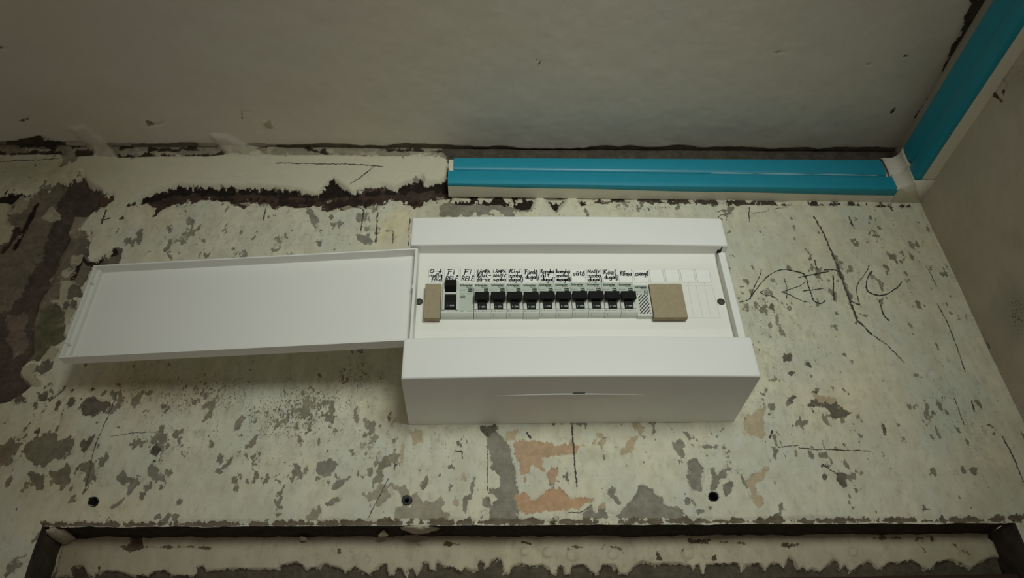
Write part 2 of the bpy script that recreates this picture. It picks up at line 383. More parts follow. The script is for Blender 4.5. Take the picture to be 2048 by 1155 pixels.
# --- lower left
for p in ([(390, 360), (430, 340), (425, 450), (380, 440)], [(460, 350), (550, 315), (520, 400), (490, 450), (465, 440)], [(650, 740), (720, 670), (750, 620), (810, 560), (800, 610), (750, 670), (690, 730)], [(840, 610), (880, 595), (895, 620), (860, 640)],
          [(870, 550), (890, 500), (940, 540), (960, 580), (900, 575)], [(1000, 705), (1050, 700), (1040, 730), (1000, 725)], [(420, 510), (450, 500), (455, 525), (425, 530)], [(230, 75), (280, 65), (270, 120), (235, 120)], [(205, 300), (235, 280), (220, 310)]):
    G('Z4', p, greyd if p[0][0] < 600 else grey)
for p in ([(160, 380), (240, 310), (350, 330), (420, 345), (440, 430), (350, 470), (200, 490), (150, 450)], [(300, 540), (410, 480), (410, 600), (350, 660), (310, 620)], [(190, 540), (260, 560), (250, 640), (200, 640)], [(340, 220), (370, 180), (350, 260), (330, 260)],
          [(480, 500), (560, 470), (590, 620), (520, 600), (490, 660)], [(560, 480), (620, 450), (600, 500)], [(670, 580), (720, 540), (780, 560), (720, 610)]):
    G('Z4', p, alb(104, 103, 88), -0.001, soft=7)
G('Z4', [(0, 390), (90, 315), (110, 380), (60, 500), (-60, 520)], alb(104, 96, 82), -0.001, soft=4)
G('Z4', [(890, 430), (920, 380), (935, 400), (905, 470)], alb(70, 68, 58), -0.002)
# --- below the door and beside the box
for p in ([(400, 490), (470, 465), (505, 490), (480, 540), (430, 550), (395, 530)], [(480, 590), (530, 560), (600, 555), (570, 590), (510, 630), (470, 645)], [(440, 720), (510, 680), (540, 690), (480, 735)], [(80, 810), (140, 770), (180, 780), (130, 800), (90, 830)],
          [(640, 560), (660, 540), (690, 545), (660, 575)], [(1000, 600), (1030, 560), (1050, 600), (1020, 640)], [(1350, 690), (1400, 680), (1410, 740), (1360, 740)], [(1240, 690), (1280, 680), (1260, 780), (1240, 760)], [(1300, 560), (1312, 560), (1300, 640), (1288, 630)],
          [(1160, 510), (1185, 485), (1185, 510)], [(260, 490), (285, 500), (300, 550), (270, 545)], [(255, 240), (275, 240), (285, 290), (265, 280)]):
    G('Z5', p)
G('Z5', [(325, 780), (405, 725), (415, 790), (400, 820), (325, 822)], greyl)
for p in ([(620, 660), (650, 630), (700, 650), (760, 640), (830, 650), (820, 690), (740, 700), (650, 700)], [(850, 620), (900, 610), (950, 670), (1000, 660), (1060, 690), (1150, 690), (1160, 720), (1100, 740), (1150, 790), (1100, 815), (860, 815), (880, 760), (940, 730), (900, 690)],
          [(650, 370), (720, 310), (780, 320), (700, 400)], [(740, 380), (800, 360), (790, 420), (750, 420)], [(700, 740), (780, 640), (830, 650), (760, 760)]):
    G('Z5', p, greyl, -0.0012, soft=8)
G('Z5', [(1320, 262), (1450, 250), (1462, 340), (1500, 370), (1530, 400), (1550, 520), (1572, 620), (1562, 815), (1400, 818), (1395, 770), (1440, 690), (1395, 655), (1440, 610), (1445, 560), (1400, 530), (1390, 300)], grey, -0.002, soft=1.5)
G('Z5', [(1320, 262), (1450, 250), (1455, 300), (1380, 320)], greyd, -0.002)
for p in ([(1180, 700), (1210, 650), (1215, 720), (1190, 725)], [(1235, 580), (1255, 530), (1250, 580)], [(930, 290), (1020, 280), (1000, 350), (950, 380)], [(880, 440), (900, 380), (890, 480)], [(800, 260), (840, 240), (850, 300)]):
    G('Z5', p, tanl, -0.001)
G('Z6', [(80, 350), (160, 340), (250, 360), (340, 370), (430, 350), (500, 380), (440, 420), (350, 430), (260, 450), (240, 520), (180, 490), (150, 590), (120, 530), (85, 430)], tan, -0.0012)
G('Z6', [(285, 560), (300, 515), (340, 525), (340, 580), (310, 600)], tan, -0.0012)
G('Z6', [(95, 690), (130, 650), (180, 690), (240, 640), (360, 635), (400, 680), (540, 690), (480, 740), (400, 765), (150, 778), (105, 740)], alb(151, 124, 97), -0.0014)
G('Z6', [(190, 640), (250, 590), (260, 640), (215, 690), (180, 690)], white, 0, soft=1)
for p in ([(770, 250), (820, 250), (830, 310), (790, 370), (740, 430), (700, 440), (710, 400), (770, 350), (800, 310)], [(1430, 580), (1500, 540), (1570, 510), (1560, 560), (1490, 620), (1540, 700), (1520, 745), (1470, 720), (1450, 640)], [(1420, 260), (1460, 200), (1550, 150), (1540, 350), (1430, 310)],
          [(30, 300), (100, 290), (90, 340), (40, 340)], [(570, 370), (620, 320), (630, 350), (590, 390)], [(570, 730), (610, 720), (610, 755), (580, 755)], [(500, 355), (560, 350), (580, 385), (520, 375)], [(640, 365), (690, 390), (660, 400)]):
    G('Z6', p, tanl, -0.001, soft=1)
for p in ([(990, 350), (1050, 350), (1085, 380), (1060, 400), (1080, 450), (1030, 440)], [(1150, 350), (1270, 380), (1260, 400), (1170, 390)], [(1070, 300), (1100, 300), (1140, 350), (1110, 345)], [(1085, 480), (1140, 460), (1190, 490), (1200, 560), (1170, 650), (1130, 640), (1100, 560)],
          [(1210, 500), (1260, 540), (1300, 530), (1340, 480), (1350, 520), (1290, 590), (1240, 670), (1220, 640), (1250, 570)], [(1300, 610), (1350, 600), (1360, 640), (1320, 680)], [(1090, 700), (1120, 695), (1145, 740), (1100, 730)], [(630, 605), (670, 600), (680, 670), (718, 722), (700, 720), (640, 690)],
          [(720, 740), (780, 700), (830, 620), (900, 640), (950, 680), (960, 710), (1060, 760), (1060, 805), (680, 805), (700, 760)], [(480, 770), (530, 740), (600, 770), (690, 780), (690, 808), (480, 808)], [(1030, 440), (1060, 450), (1050, 490)], [(1320, 420), (1335, 420), (1335, 445), (1320, 440)],
          [(1170, 410), (1210, 440), (1200, 455), (1175, 430)], [(1215, 735), (1240, 740), (1230, 765)], [(1390, 525), (1420, 530), (1400, 545)], [(1150, 765), (1200, 765), (1170, 780)]):
    G('Z6', p, grey, -0.0018, soft=1.5)
G('Z6', [(560, 300), (600, 310), (600, 330), (570, 330)], tanl, -0.0008)
# --- right of the box
for p in ([(345, 140), (400, 110), (460, 105), (540, 120), (560, 160), (620, 190), (600, 210), (520, 225), (500, 170), (460, 150), (420, 140), (400, 170)], [(240, 120), (290, 95), (300, 125), (260, 135)], [(535, 545), (600, 540), (605, 620), (580, 625), (555, 590)], [(460, 490), (510, 495), (500, 510)],
          [(810, 250), (830, 240), (845, 300), (820, 310)], [(200, 730), (220, 720), (240, 760), (220, 770)], [(400, 60), (430, 55), (430, 75)], [(585, 370), (605, 370), (600, 385)], [(460, 560), (480, 560), (475, 585)]):
    G('Z7', p, greyd if p[0][0] > 300 else grey)
for p in ([(410, 890), (440, 880), (445, 925), (410, 925)], [(515, 930), (560, 925), (565, 960), (530, 955)], [(420, 990), (460, 985), (450, 1015)], [(310, 605), (350, 600), (350, 635), (315, 630)], [(430, 1140), (470, 1135), (460, 1170)], [(600, 1145), (650, 1145), (640, 1165)]):
    G('Z8', p, greyd)
G('Z8', [(690, 320), (710, 360), (745, 460), (775, 540), (800, 630), (825, 690)], alb(105, 101, 86), -0.0012, line=2.2, soft=3)
G('Z8', [(580, 1130), (620, 1120), (700, 1140), (690, 1160)], tanl, -0.0006, soft=4)
# --- the torn open slot under the ceiling and the fresh filler above it
G('P', [(120, 262), (330, 262), (560, 262), (900, 265), (1500, 265), (1850, 265), (1850, 380), (905, 380), (885, 330), (880, 308), (720, 314), (560, 310), (330, 314), (160, 316), (120, 330)], alb(120, 116, 100), -0.004, soft=3)
G('P', [(-300, 262), (120, 262), (130, 305), (-300, 312)], alb(108, 102, 86), -0.004, soft=2)
fill = zp('A', [(540, 420), (570, 340), (700, 328), (850, 352), (1180, 335), (1500, 335), (1660, 318)])+zp('B', [(500, 325), (700, 330), (940, 322), (1200, 335), (1790, 342), (1850, 390), (1812, 480), (1750, 530), (1640, 528), (1620, 478), (1520, 520), (1420, 570), (1330, 538), (1200, 558), (1110, 600), (1040, 550), (970, 498), (905, 550), (860, 622), (700, 575), (540, 558), (0, 550)])+zp('A', [(1300, 542), (1180, 568), (1100, 600), (1040, 620), (950, 680), (840, 660), (830, 600), (750, 580), (640, 520), (620, 430)])
slot = zp('A', [(940, 685), (1040, 630), (1100, 590), (1180, 565), (1300, 530)])+zp('B', [(0, 530), (540, 540), (700, 560), (860, 600), (905, 540), (970, 480), (1110, 580), (1330, 520), (1420, 550), (1620, 460), (1815, 470), (1850, 480), (1850, 650), (1700, 650), (1600, 705), (1500, 685), (1400, 645), (1300, 690), (1150, 705), (1050, 725), (900, 728), (820, 705), (600, 695), (400, 700), (250, 685), (100, 655), (0, 655)])+zp('A', [(1350, 690), (1250, 700), (1130, 745), (1090, 690)])
for p in ([(960, 285), (1110, 285), (1100, 310), (970, 310)], [(1110, 275), (1300, 300), (1280, 320), (1120, 310)], [(150, 262), (350, 272), (300, 290), (180, 285)], [(880, 262), (960, 250), (930, 275)], [(700, 290), (800, 300), (780, 330)], [(1950, 250), (2040, 255), (2030, 285), (1960, 280)]):
    G('A', p, alb(138, 133, 115), -.002, soft=2)
for p in ([(500, 250), (620, 255), (600, 290), (520, 285)], [(1180, 290), (1290, 290), (1290, 320), (1190, 325)], [(860, 265), (980, 270), (960, 300), (880, 295)], [(1530, 290), (1700, 290), (1690, 315), (1540, 320)]):
    G('B', p, alb(136, 131, 113), -.002, soft=2)
for z, p, w in (('A', [(820, 335), (860, 325), (980, 330)], 2.2), ('A', [(1000, 328), (1110, 318)], 1.5), ('A', [(1180, 315), (1215, 332), (1320, 322), (1500, 318)], 2.0), ('A', [(1480, 228), (1560, 232)], 2.5), ('A', [(1500, 325), (1590, 318), (1620, 305)], 4.5), ('A', [(-60, 298), (150, 300), (430, 296)], 3.0), ('A', [(140, 240), (280, 232), (380, 245)], 5.0),
                ('A', [(525, 238), (620, 238)], 3.0), ('A', [(580, 300), (680, 300)], 6.0), ('A', [(880, 265), (960, 250)], 3.0), ('A', [(1090, 272), (1300, 275)], 3.0), ('A', [(1310, 262), (1440, 272)], 2.5), ('B', [(780, 258), (840, 285), (900, 290)], 2.0), ('B', [(1205, 323), (1292, 322)], 2.0), ('B', [(920, 315), (970, 325)], 2.0), ('B', [(380, 240), (480, 238)], 1.6), ('B', [(1020, 350), (1030, 352)], 2.5), ('B', [(1310, 270), (1600, 278), (1850, 285)], 1.2)):
    G(z, p, alb(52, 46, 38), -.006, line=w, soft=2, warp=.6)
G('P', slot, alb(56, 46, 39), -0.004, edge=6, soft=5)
G('P', zp('A', [(1000, 650), (1100, 610), (1300, 540), (1500, 545)])+zp('B', [(0, 545), (540, 555), (720, 590), (850, 630), (900, 560), (970, 500), (1100, 600), (1400, 560), (1620, 480), (1850, 480), (1850, 600), (1700, 570), (1500, 590), (1300, 600), (1000, 620), (700, 625), (400, 600), (200, 610), (0, 600)])+zp('A', [(1300, 600), (1100, 660)]), alb(30,24,20), -0.007, edge=6, soft=4)  # upper half painted near black for the shadow deep in the slot
for p in ([(80, 640), (300, 625), (600, 640), (780, 650), (900, 640), (760, 680), (500, 655), (200, 650)], [(880, 650), (1080, 640), (1250, 650), (1200, 690), (960, 700)], [(600, 680), (760, 680), (800, 700), (700, 700)], [(1480, 650), (1580, 660), (1540, 690)]):
    G('B', p, blk, -0.006, soft=5)
for p in ([(420, 660), (500, 650), (490, 700), (430, 700)], [(1010, 700), (1060, 690), (1110, 700), (1060, 725)], [(1230, 700), (1290, 690), (1280, 720)], [(280, 670), (380, 665), (370, 690)]):
    G('B', p, alb(125, 118, 102), -0.004, soft=1)
G('P', fill, white, 0.0022, edge=6, warp=.55)
SM = [zp('A', [(520, 130), (620, 120), (660, 160), (760, 230), (830, 290), (860, 352), (700, 332), (680, 280), (560, 190)]), zp('A', [(1540, 180), (1650, 180), (1760, 240), (1900, 290), (1920, 315), (1650, 312), (1590, 260)])]
for p in SM: R.layer(p, alb(140, 136, 118), .004, edge=5, warp=.5)
for p in ([(780, 720), (830, 730), (870, 880), (830, 880)], [(1140, 770), (1220, 760), (1210, 800), (1150, 810)], [(1160, 900), (1240, 900), (1250, 960), (1200, 980), (1140, 940)], [(1200, 850), (1240, 850), (1240, 885), (1200, 880)], [(860, 960), (885, 950), (875, 985)], [(1010, 830), (1050, 825), (1020, 850)]):
    G('B', p, grey)
G('P', [(870, 262), (1500, 262), (1880, 262), (1860, 390), (905, 390), (895, 320)], alb(66, 62, 53), -0.004, soft=3)  # strip above the trunking coloured dark grey, its shadow included
# below the trunking
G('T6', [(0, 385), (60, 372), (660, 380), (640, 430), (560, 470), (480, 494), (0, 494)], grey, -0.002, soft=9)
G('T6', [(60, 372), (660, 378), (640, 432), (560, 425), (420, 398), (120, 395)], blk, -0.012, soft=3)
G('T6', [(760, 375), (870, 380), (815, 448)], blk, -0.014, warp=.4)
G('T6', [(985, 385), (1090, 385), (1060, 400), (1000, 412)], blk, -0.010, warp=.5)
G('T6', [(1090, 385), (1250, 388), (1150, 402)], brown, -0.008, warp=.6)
G('P', [(1224, 398), (1330, 401), (1420, 403), (1500, 405), (1580, 406), (1700, 408), (1830, 411)], alb(60, 54, 46), -0.004, line=2.2, soft=3)  # thin dark line along the lower edge of the trunking
G('T6', [(1190, 400), (1330, 420), (1310, 450), (1240, 440)], grey, -0.001, soft=7)
# ragged dark grey lip above the opening
G('P', [(90, 1047), (500, 1046), (1000, 1042), (1500, 1040), (1990, 1038), (2060, 1030)], alb(92, 84, 70), -0.0035, line=4.5, soft=2, edge=6)
# stains and tints; the one at (760, 800) is a slightly darker patch left of the box
for a in ((140, 360, 120, 50, (.9, .9, .86), .7), (60, 340, 140, 40, (.72, .71, .62), .9), (330, 780, 170, 55, (.78, .70, .62), .8), (250, 760, 90, 40, (.85, .78, .68), .6), (1120, 520, 60, 80, (1.03, .95, .82), .6), (795, 455, 45, 45, (1.03, .95, .80), .8), (330, 430, 70, 30, (1.0, .93, .84), .6),
          (1660, 560, 160, 130, (.95, .96, .93), .6), (1720, 820, 140, 120, (.98, .95, .9), .8), (1900, 820, 60, 160, (.90, .95, .96), .7), (1840, 560, 60, 140, (.92, .90, .84), .7), (1990, 960, 90, 160, (.88, .86, .8), .8), (60, 900, 140, 130, (.88, .84, .76), .8), (130, 1000, 170, 60, (.95, .92, .84), .6),
          (760, 800, 60, 50, (.92, .9, .84), .7), (1650, 500, 120, 50, (1.02, .97, .9), .6), (820, 950, 120, 60, (.97, .95, .93), .5), (1230, 880, 90, 40, (1.0, .97, .92), .5), (470, 970, 200, 60, (1.0, 1.01, 1.0), .5), (880, 420, 50, 30, (.8, .76, .68), .8), (1180, 912, 70, 14, (.86, .88, .86), .9)):
    R.stain(*a)
for a in ((420, 790, 230, 70, .62), (600, 830, 160, 90, .68), (720, 760, 70, 60, .6), (560, 920, 240, 80, .38), (350, 880, 150, 90, .45), (250, 960, 180, 60, .35), (740, 900, 120, 70, .45), (480, 470, 340, 60, .33), (700, 440, 150, 50, .36), (250, 470, 90, 40, .3), (1560, 700, 130, 160, .42), (1530, 620, 70, 60, .5),
          (1480, 800, 60, 60, .5), (1640, 860, 160, 120, .30), (1700, 560, 160, 140, .30), (1890, 800, 60, 150, .42), (1950, 850, 50, 120, .4), (1320, 415, 120, 14, .55), (1460, 420, 20, 20, .6), (900, 880, 60, 50, .4), (1400, 960, 70, 60, .3), (1150, 900, 120, 40, .22), (120, 870, 140, 140, .35), (400, 345, 60, 20, .5), (300, 360, 60, 20, .42), (700, 355, 160, 20, .28)):
    R.fleck(*a)
R.spk = np.maximum(R.spk, .13)
R.chips(0.02, (alb(124,121,106), alb(100,96,82)), 4.0)
for q in ((186, 1002), (813, 999), (1427, 992)):
    R.layer([(q[0]+9*math.cos(t*.5236), q[1]+8.5*math.sin(t*.5236)) for t in range(12)], (.010, .009, .008), -0.032, edge=1.5, warp=0, hard=True)
WH = -R.h.copy()
wall = grid_mesh('wall_back', GX, WH, GZ, M_wall, keep=keep, relief=R)
tag(wall, 'old peeling cream plaster wall behind the fuse box', None, kind='structure')
def wall_y(x, z):
    j = np.clip(np.searchsorted(xs, x), 0, len(xs)-1); i = np.clip(np.searchsorted(zs, z), 0, len(zs)-1)
    return WH[i, j]
def wall_px(u, v, off):          # photo pixel -> point just proud of the wall
    p = onY((u, v), 0.0); return (p[0], wall_y(p[0], p[2])-off, p[2])
def densify(p, step=3.0, jit=0.0, seed=1):
    rnd = random.Random(seed); out = []
    for a, b in zip(p[:-1], p[1:]):
        n = max(1, int(math.hypot(b[0]-a[0], b[1]-a[1])/step))
        for i in range(n): out.append((a[0]+(b[0]-a[0])*i/n+jit*(rnd.random()-.5), a[1]+(b[1]-a[1])*i/n+jit*(rnd.random()-.5)))
    out.append(p[-1]); return out
def smooth_curve(p, n=6):
    out = []; q = [p[0]]+list(p)+[p[-1]]
    for i in range(1, len(q)-2):
        for k in range(n):
            t = k/n; a, b, c, d = q[i-1], q[i], q[i+1], q[i+2]
            out.append(tuple(.5*((2*b[j])+(-a[j]+c[j])*t+(2*a[j]-5*b[j]+4*c[j]-d[j])*t*t+(-a[j]+3*b[j]-3*c[j]+d[j])*t**3) for j in (0, 1)))
    out.append(p[-1]); return out
def wall_mark(name, z, pts, w, mat, jit=1.2, smooth=False, seed=1, vary=.5):
    p = zp(z, pts)
    if smooth: p = smooth_curve(p)
    V, F = ribbons([densify(p, 3, jit, seed)], w, wall_px, 0.0004, vary, seed)
    return mesh_obj(name, V, F, mat, wall)
# charcoal scribble of letters and the cracks
CH = [([(242, 100), (235, 150), (205, 220), (160, 310), (115, 435)], 1.5), ([(110, 440), (170, 350), (265, 235), (340, 165), (430, 120), (510, 108), (620, 125), (715, 150), (745, 185)], 1.7), ([(0, 475), (60, 462), (120, 435)], 1.5), ([(0, 308), (45, 302)], 1.4),
      ([(225, 360), (280, 395), (350, 405), (410, 422)], 1.4), ([(265, 350), (225, 360)], 1.2), ([(500, 205), (520, 260), (535, 330), (532, 430)], 1.4), ([(745, 245), (680, 290), (580, 325), (475, 360)], 1.4), ([(480, 360), (560, 390), (640, 430), (720, 465), (765, 472)], 1.4),
      ([(668, 198), (760, 175), (880, 150), (1010, 125)], 1.9), ([(960, 108), (1020, 106), (1090, 110), (1120, 130)], 1.8), ([(745, 185), (765, 225), (770, 260), (790, 320), (815, 390), (835, 450), (880, 480), (930, 488), (965, 462)], 2.2), ([(722, 347), (800, 340), (880, 325), (945, 320)], 1.7),
      ([(1062, 170), (1066, 260), (1066, 340), (1072, 450)], 2.0), ([(1262, 465), (1310, 490), (1362, 512)], 1.7), ([(1362, 512), (1340, 420), (1328, 330), (1350, 250), (1400, 185), (1450, 110), (1470, 60)], 1.5),
      ([(1500, 125), (1455, 195), (1437, 270), (1450, 340), (1500, 380), (1580, 402), (1660, 390), (1740, 345), (1800, 300), (1838, 250)], 2.0), ([(1590, 455), (1590, 485), (1620, 590), (1650, 650), (1695, 690)], 2.0), ([(850, 0), (865, 60), (892, 110)], 1.6)]
for i, (p, w) in enumerate(CH): wall_mark('charcoal_line', 'W', p, w, M_char, 0.8, True, i+1, .55)
CR_ = [('Z8', [(575, 95), (605, 145), (640, 210), (680, 300), (700, 345)], 2.4), ('Z8', [(700, 345), (740, 450), (790, 590), (825, 690), (910, 775)], 3.0), ('Z8', [(910, 775), (1000, 835), (1100, 935)], 1.5), ('Z8', [(205, 40), (200, 90), (205, 125)], 1.8), ('Z8', [(350, 52), (425, 40)], 1.0),
       ('Z8', [(230, 78), (300, 68)], 1.0), ('Z8', [(20, 70), (45, 60), (75, 60)], 1.2), ('Z8', [(25, 100), (45, 85), (75, 95), (70, 120)], 1.5), ('Z8', [(25, 105), (50, 118)], 1.2), ('Z8', [(782, 98), (795, 130), (810, 160)], 3.0), ('Z8', [(1290, 600), (1340, 690), (1400, 840), (1450, 990)], 1.2), ('Z8', [(1225, 380), (1285, 500)], 1.0),
       ('Z7', [(320, 395), (420, 403), (560, 405), (740, 412)], 1.6), ('Z7', [(200, 390), (320, 380)], 1.0), ('Z7', [(1510, 330), (1545, 390), (1590, 480), (1637, 590)], 1.8), ('Z7', [(1230, 100), (1290, 260)], 1.0), ('Z7', [(1330, 120), (1350, 180)], 2.2),
       ('Z6', [(418, 243), (422, 310), (430, 380), (437, 480), (450, 620)], 2.6), ('Z6', [(158, 308), (180, 336)], 3.4), ('Z7', [(165, 292), (150, 335)], 3.0), ('Z6', [(400, 768), (470, 772), (520, 740)], 1.2), ('Z5', [(810, 570), (770, 650), (720, 745), (690, 810)], 1.3), ('Z5', [(1385, 300), (1390, 480), (1385, 620), (1395, 660)], 1.5),
       ('B', [(1300, 750), (1292, 850), (1284, 960)], 2.6), ('B', [(1195, 700), (1190, 800), (1175, 880)], 2.0), ('B', [(1412, 885), (1410, 970)], 1.6), ('B', [(485, 690), (475, 750), (462, 805)], 2.0), ('B', [(1535, 790), (1525, 990)], 1.4), ('B', [(560, 395), (720, 400), (890, 403), (1100, 404), (1340, 420)], 1.2), ('B', [(1270, 420), (1190, 490), (1100, 550)], 1.4),
       ('A', [(775, 735), (752, 800), (745, 825)], 3.0), ('A', [(752, 800), (805, 790)], 1.8), ('A', [(880, 795), (900, 785)], 4.0), ('A', [(870, 860), (850, 900)], 1.2), ('Z5', [(1195, 410), (1240, 420), (1245, 455)], 1.6), ('Z5', [(1200, 410), (1240, 412)], 2.0), ('Z5', [(845, 500), (860, 490)], 2.0),
       ('A', [(0, 380), (110, 368), (250, 368), (430, 355)], 1.0), ('Z4', [(690, 70), (640, 190), (610, 260), (570, 350), (545, 420), (520, 540), (490, 650)], 1.4), ('Z4', [(650, 330), (780, 310), (950, 300)], .9), ('Z7', [(1045, 750), (1090, 750)], 1.4), ('Z7', [(540, 545), (500, 520), (460, 490)], 1.4)]
for i, (z, p, w) in enumerate(CR_): wall_mark('crack', z, p, w, M_crack, 1.8, False, i+40, .7)
# drill-hole plug (the middle hole keeps its dark plastic collar)
def lathe_y(name, prof, cx, cz, mat, parent, n=24, ey=1.0):
    """prof (radius, y) revolved about the y axis"""
    V = []; F = []
    for r, y in prof:
        for k in range(n): V.append((cx+r*math.cos(2*math.pi*k/n), y, cz+ey*r*math.sin(2*math.pi*k/n)))
    for i in range(len(prof)-1):
        for k in range(n): F.append((i*n+k, i*n+(k+1) % n, (i+1)*n+(k+1) % n, (i+1)*n+k))
    return mesh_obj(name, V, F, mat, parent, True)
for q, rr in (((186, 1002), .0050), ((813, 999), .0027), ((1427, 992), .0049)):
    p = onY(q, 0.0); wy = min(wall_y(p[0]+.009, p[2]), wall_y(p[0]-.009, p[2]))
    lathe_y('drill_hole', [(rr*1.06, wy+.0012), (rr, wy-.0002), (rr*.96, wy+.004), (rr*.9, wy+.020), (.0001, wy+.021)], p[0], p[2], M_hole, wall)
p = onY((813, 999), 0.0); wy = wall_y(p[0]+.008, p[2])
lathe_y('wall_plug', [(.0026, wy+.010), (.0026, wy-.0006), (.0046, wy-.0012), (.0050, wy+.004)], p[0], p[2], M_plug, wall)

# ------------------------------------------------------------------ opening under the wall: soffit, reveals, painted frame, wooden head
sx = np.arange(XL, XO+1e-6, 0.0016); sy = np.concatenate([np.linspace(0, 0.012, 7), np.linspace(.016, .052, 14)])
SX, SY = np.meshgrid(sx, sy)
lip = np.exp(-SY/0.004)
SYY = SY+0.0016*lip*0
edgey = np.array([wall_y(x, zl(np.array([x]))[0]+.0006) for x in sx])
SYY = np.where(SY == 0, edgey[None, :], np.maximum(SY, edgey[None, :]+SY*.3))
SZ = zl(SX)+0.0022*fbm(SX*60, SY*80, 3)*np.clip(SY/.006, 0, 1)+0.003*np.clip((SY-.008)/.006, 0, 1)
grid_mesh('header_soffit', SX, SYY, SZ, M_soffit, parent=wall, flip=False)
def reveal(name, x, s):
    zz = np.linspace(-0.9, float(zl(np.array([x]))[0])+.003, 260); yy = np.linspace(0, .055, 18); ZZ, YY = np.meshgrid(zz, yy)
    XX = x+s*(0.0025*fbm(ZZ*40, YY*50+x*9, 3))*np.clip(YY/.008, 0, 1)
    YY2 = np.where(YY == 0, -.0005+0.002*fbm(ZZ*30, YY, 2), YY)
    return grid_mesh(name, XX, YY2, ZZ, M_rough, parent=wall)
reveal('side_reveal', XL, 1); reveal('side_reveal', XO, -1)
YF = 0.0455
fx = np.arange(XL-.01, XO+.012, 0.0012); fz = np.concatenate([np.arange(-0.5, -0.19, .01), np.arange(-0.19, -0.098, 0.0008)])
FX, FZ = np.meshgrid(fx, fz); FU, FV = proj(FX, YF+0*FX, FZ); RF = Relief(FU, FV, FX, FZ)
RF.h += 0.0010*fbm(FX*12, FZ*20, 3)+.0004*fbm(FX*70, FZ*70, 3)
edge = [(100, 1157), (140, 1150), (143, 1136), (150, 1131), (165, 1131), (172, 1145), (185, 1155), (192, 1148), (205, 1142), (235, 1140), (262, 1150), (290, 1152), (310, 1143), (330, 1141), (342, 1150), (385, 1152), (394, 1150), (395, 1132), (405, 1130), (412, 1140), (440, 1137), (470, 1136), (530, 1136), (555, 1138), (560, 1131), (580, 1126), (592, 1123), (605, 1130), (612, 1140), (618, 1135), (630, 1135), (640, 1130), (650, 1125), (660, 1130), (680, 1135), (690, 1145), (710, 1133), (720, 1140), (738, 1150), (748, 1140), (760, 1129), (772, 1127), (776, 1150), (787, 1150), (790, 1140), (795, 1134), (803, 1136), (810, 1150), (814, 1153), (815, 1137), (825, 1136), (830, 1145), (833, 1152), (840, 1140), (843, 1125), (850, 1122), (857, 1126), (858, 1138), (870, 1140), (872, 1125), (876, 1120), (885, 1130), (910, 1138), (922, 1145), (930, 1134), (945, 1140), (955, 1137), (957, 1122), (962, 1120), (968, 1125), (970, 1135), (978, 1130), (982, 1120), (995, 1115), (1005, 1125), (1008, 1145), (1018, 1145), (1022, 1133), (1040, 1125), (1060, 1132), (1085, 1128), (1098, 1135), (1100, 1148), (1112, 1148), (1117, 1130), (1128, 1135), (1130, 1148), (1140, 1148), (1145, 1130), (1170, 1128), (1180, 1140), (1192, 1152), (1202, 1138), (1205, 1128), (1228, 1128), (1240, 1147), (1255, 1147), (1270, 1130), (1285, 1120), (1310, 1128), (1330, 1125), (1360, 1125), (1383, 1130), (1386, 1143), (1390, 1130), (1400, 1125), (1405, 1147), (1410, 1147), (1412, 1127), (1440, 1126), (1478, 1126), (1484, 1143), (1490, 1128), (1510, 1127), (1522, 1126), (1531, 1138), (1543, 1126), (1560, 1127), (1568, 1138), (1572, 1126), (1579, 1111), (1587, 1119), (1599, 1140), (1606, 1133), (1613, 1143), (1625, 1135), (1642, 1143), (1652, 1133), (1669, 1117), (1676, 1123), (1681, 1140), (1690, 1128), (1700, 1145), (1717, 1133), (1739, 1119), (1758, 1138), (1779, 1124), (1803, 1124), (1823, 1119), (1861, 1140), (1875, 1124), (1904, 1117), (1943, 1136), (1964, 1121), (1991, 1111), (2005, 1118), (2012, 1112), (2035, 1114), (2060, 1118)]
RF.layer(edge+[(2060, 2600), (60, 2600)], alb(72, 66, 54), -0.0045, edge=3, warp=.22)
RF.layer([(1978, 1074), (1990, 1082), (1998, 1079), (2035, 1082), (2060, 1085), (2060, 1060), (1978, 1060)], alb(46, 42, 34), -.003, warp=.5)
for c, r in (((155, 1136), 8), ((650, 1140), 7), ((770, 1136), 8), ((962, 1128), 7), ((989, 1130), 12)):
    pass
for z, pts in (('M1', [(465, 570), (490, 565), (495, 590), (475, 605)]), ('M1', [(170, 490), (200, 485), (205, 505), (170, 508)]), ('M1', [(1120, 515), (1160, 515), (1165, 545), (1130, 530)]), ('M1', [(1345, 512), (1475, 512), (1475, 525), (1345, 525)]), ('M1', [(1985, 505), (2048, 508), (2048, 518)]),
               ('Z6', [(1100, 930), (1220, 925), (1215, 950), (1110, 950)]), ('Z6', [(915, 1000), (945, 1000), (945, 1050), (920, 1050)]), ('M2', [(1170, 350), (1280, 340), (1280, 240), (1380, 240), (1390, 370), (1270, 400)]), ('M2', [(950, 550), (970, 545), (965, 570)]), ('M2', [(1180, 565), (1200, 565), (1195, 590)]),
               ('Z6', [(1240, 1030), (1262, 1022), (1262, 1045), (1245, 1050)]), ('Z6', [(1308, 1022), (1325, 1022), (1325, 1042)]), ('M3', [(770, 490), (830, 490), (830, 560), (780, 560)]), ('Z7', [(210, 960), (330, 950), (320, 965), (230, 970)])):
    RF.layer(zp(z, pts), alb(80, 68, 54), -.0015, warp=.4)
